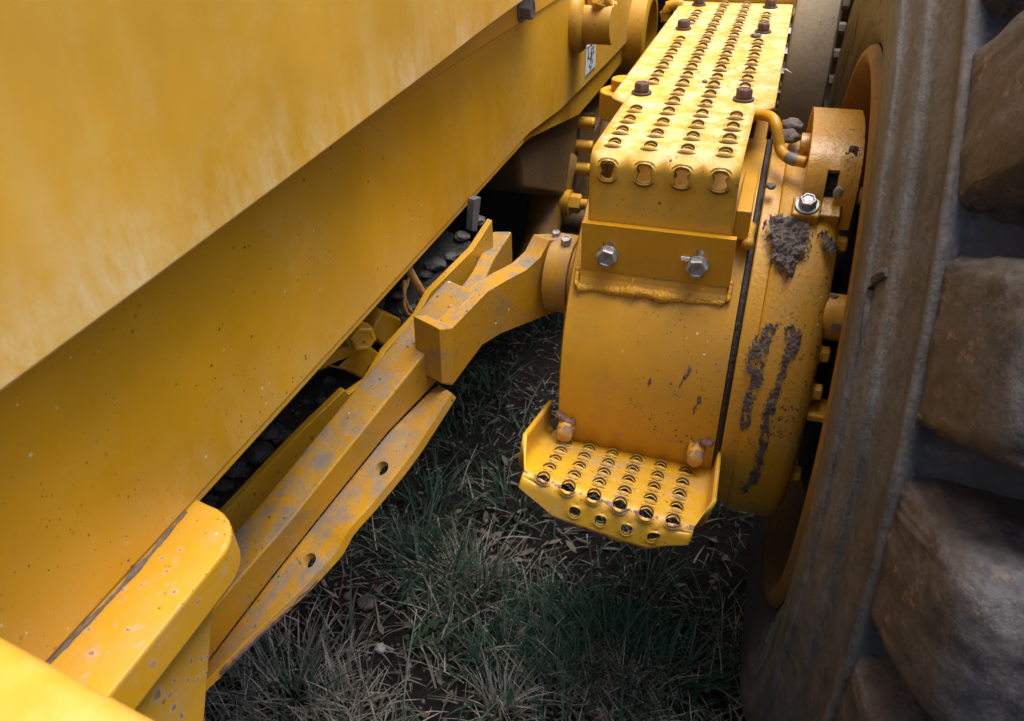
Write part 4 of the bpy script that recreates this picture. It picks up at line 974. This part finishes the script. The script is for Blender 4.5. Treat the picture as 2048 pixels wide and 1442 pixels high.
def tuft(p, n, L, w_, mat, label, spread=.022, leanmax=1.1, name='grass_tuft', tint=(.2, .9)):
    x, y = gpt(p); rr = np.clip(rng.normal(0, spread, (n, 2)), -1.7*spread, 1.7*spread); roots = np.stack([x+rr[:, 0], y+rr[:, 1], np.array([gh(x+a, y+b) for a, b in rr])-.004], 1)
    hd = np.arctan2(rr[:, 1], rr[:, 0])+rng.normal(0, .5, n)
    o = blade_mesh(name, mat, roots, rng.uniform(.5, 1, n)*L, rng.uniform(.1, leanmax, n), rng.uniform(.35, 1.1, n)*w_, rng.uniform(*tint, n), heading=hd)
    return tag(o, label, 'grass tuft')
tuft((838, 1125), 120, .16, .0046, 'green', 'tall green grass tuft nearest the holed lower flange of the drawbar', spread=.02)
tuft((1215, 1330), 230, .18, .0046, 'green', 'broad green grass tuft straight below the foot step', spread=.045)
tuft((960, 1215), 120, .15, .0034, 'green', 'green grass tuft between the pale dry patch and the foot step', spread=.03)
tuft((925, 1150), 190, .095, .0038, 'straw', 'pale bleached grass tuft with star-like seed stems in the middle of the ground', spread=.05, leanmax=1.3, tint=(.3, .9))
tuft((590, 1400), 300, .10, .0040, 'straw', 'dense dry grass tuft at the foot of the mount bracket', spread=.065, leanmax=1.3, tint=(.3, 1))
tuft((1120, 1400), 190, .09, .0038, 'straw', 'dry grass tuft at the lower edge of the photo, right of the tall stalk', spread=.055, leanmax=1.4, tint=(.1, .7))
tuft((940, 900), 60, .14, .0032, 'green', 'dim green grass tuft in the shade behind the foot step, left of the drum', spread=.05)
tuft((1450, 1020), 60, .12, .0030, 'green', 'grass tuft under the lower edge of the brake housing', spread=.03)
for i_, (p, n_, L_, mt_, lb) in enumerate((((1010, 1330), 110, .16, 'green', 'green tuft just right of the tall upright stalk'), ((1320, 1370), 120, .17, 'green', 'green tuft near the lower corner beside the tyre'),
        ((700, 1425), 130, .08, 'straw', 'matted dry tuft at the lower edge of the photo, left of the tall stalk'), ((1100, 1250), 90, .14, 'green', 'dark green tuft in the shade in front of the foot step'), ((1290, 1180), 80, .12, 'green', 'thin green tuft under the front lip of the foot step'),
        ((1030, 1010), 60, .15, 'green', 'green tuft left of the foot step at the height of its lip'), ((985, 780), 50, .15, 'green', 'dark tuft in the gap between drawbar and axle drum'), ((860, 1010), 60, .13, 'green', 'green tuft beside the upper hole of the lower flange'),
        ((1240, 1420), 130, .10, 'straw', 'dry tuft at the lower edge below the broad green tuft'), ((1000, 1420), 120, .10, 'straw', 'short dry tuft at the lower edge right beside the tall stalk'))):
    tuft(p, n_, L_, .0048 if mt_ == 'green' else .0046, mt_, lb, spread=.024+.006*(i_ % 3), leanmax=1.2)
def stalk(a, b, h, label, r=.0017, mat='straw'):
    (x0, y0), (x1, y1) = gpt(a), gpt(b); mb = MB(); P0, P1 = np.array((x0, y0, -ZO+gh(x0, y0))), np.array((x1, y1, -ZO+.0))
    if h: P1 = sight(b)*((P0[1]+.02)/sight(b)[1])
    pts = [P0+(P1-P0)*t+np.array((0, 0, .004+.012*math.sin(math.pi*t))) for t in np.linspace(0, 1, 8)]
    mb.tube(pts, [r*(1-.6*t) for t in np.linspace(0, 1, 8)], 6)
    o = mb.build('grass_stalk', mat, None, angle=0, attrs={'tint': [.95]*len(mb.v)}); return tag(o, label, 'grass stalk')
stalk((806, 1440), (834, 1222), 1, 'tall upright straw stalk, the longest in the grass', .0019)
stalk((812, 1350), (832, 1268), 1, 'shorter straw stem leaning beside the tallest stalk', .0012)
stalk((1056, 1363), (930, 1218), 0, 'long pale stalk lying slantwise right of the tall upright one', .0016)
stalk((675, 1312), (755, 1312), 0, 'straight straw lying level just left of the white pebble', .0015)
# dead leaf scraps
mb = MB(); tl_ = []
for i in range(260):
    x, y = random.uniform(-1.1, .2), random.uniform(.55, 1.7); z = -ZO+gh(x, y)+random.uniform(.003, .012); L_, W_ = random.uniform(.008, .026), random.uniform(.003, .008); a = random.uniform(0, 6.28); c_, s_ = math.cos(a), math.sin(a); tn = random.random()*.55
    pts = [(-1, 0), (-.4, .8), (.4, .7), (1, 0), (.4, -.8), (-.4, -.7)]
    mb.add([(x+(u*L_*c_-v*W_*s_), y+(u*L_*s_+v*W_*c_), z+.35*W_*abs(v)+random.uniform(-.002, .003)) for u, v in pts], [[0, 1, 5], [1, 2, 4, 5], [2, 3, 4]]); tl_ += [tn]*6
tag(mb.build('leaf_litter', 'straw', None, angle=0, attrs={'tint': tl_}, recalc=False), 'brown scraps of dead leaf lying on the soil between the tufts', 'leaf litter', kind='stuff')
# clover by the wheel
mb = MB(); tl_ = []
for cx_, cy_ in ((1420, 1345), (1440, 1360), (1405, 1370), (1450, 1330), (1430, 1390), (870, 1290), (850, 1280), (880, 1305), (545, 1330), (520, 1318)):
    for i in range(16):
        x, y = gpt((cx_+random.gauss(0, 24), cy_+random.gauss(0, 20))); z = -ZO+gh(x, y)+random.uniform(.008, .03); a0 = random.uniform(0, 6.28); tn = random.random()
        for k in range(3):
            a = a0+k*2.094; r = random.uniform(.0026, .0045); c = np.array((x+r*math.cos(a), y+r*math.sin(a), z)); n0 = len(mb.v)
            mb.add([c+np.array((r*.95*math.cos(b), r*.95*math.sin(b), .002*math.cos(2*b))) for b in np.linspace(0, 6.28, 7, endpoint=False)], [list(range(7))]); tl_ += [tn]*7
tag(mb.build('clover', 'leaf', None, angle=0, attrs={'tint': tl_}, recalc=False), 'small dark clover leaves spread in patches over the soil', 'clover', kind='stuff')
def gstone(p, r, label, mat='rock', seed=1.0, name='stone', flat=.7, group=None):
    x, y = gpt(p); return clod(np.array((x, y, -ZO+gh(x, y)+r*.35)), 0, r, label, mat, seed=seed, cat='stone', name=name, flat=flat, group=group)
gstone((762, 1304), .0105, 'small bright white pebble lying in the soil and straw', 'pebble', 3.0, 'pebble', .9)
gstone((648, 1406), .008, 'pale pebble in the dry grass near the bottom edge', 'pebble', 4.4, 'pebble', .7)
gstone((438, 1390), .016, 'grey stone on bare soil beside the mount bracket', 'rock', 5.4, flat=.6)
gstone((695, 1196), .009, 'reddish stone on the bare soil under the drawbar', 'mud', 6.4)
gstone((735, 1210), .020, 'brown clod of soil by the pale grass tuft', 'mud', 7.4, 'soil_clod', .5)
gstone((1000, 1140), .022, 'dark soil clod right of the pale grass tuft', 'mud', 8.4, 'soil_clod', .5)
mb = MB()
for i in range(2600):
    x, y = random.uniform(-1.4, .3), random.uniform(.5, 2.6); r = random.uniform(.0015, .006)
    jit = 1+rng.normal(0, .2, (len(iv), 1)); mb.add(np.array((x, y, -ZO+gh(x, y)+r*.3))+iv*jit*np.array((r*random.uniform(.7, 1.4), r, r*.6)), ifs)
tag(mb.build('soil_crumbs', 'mud', None, angle=30), 'small crumbs of earth scattered on the soil', 'soil crumbs', kind='stuff')
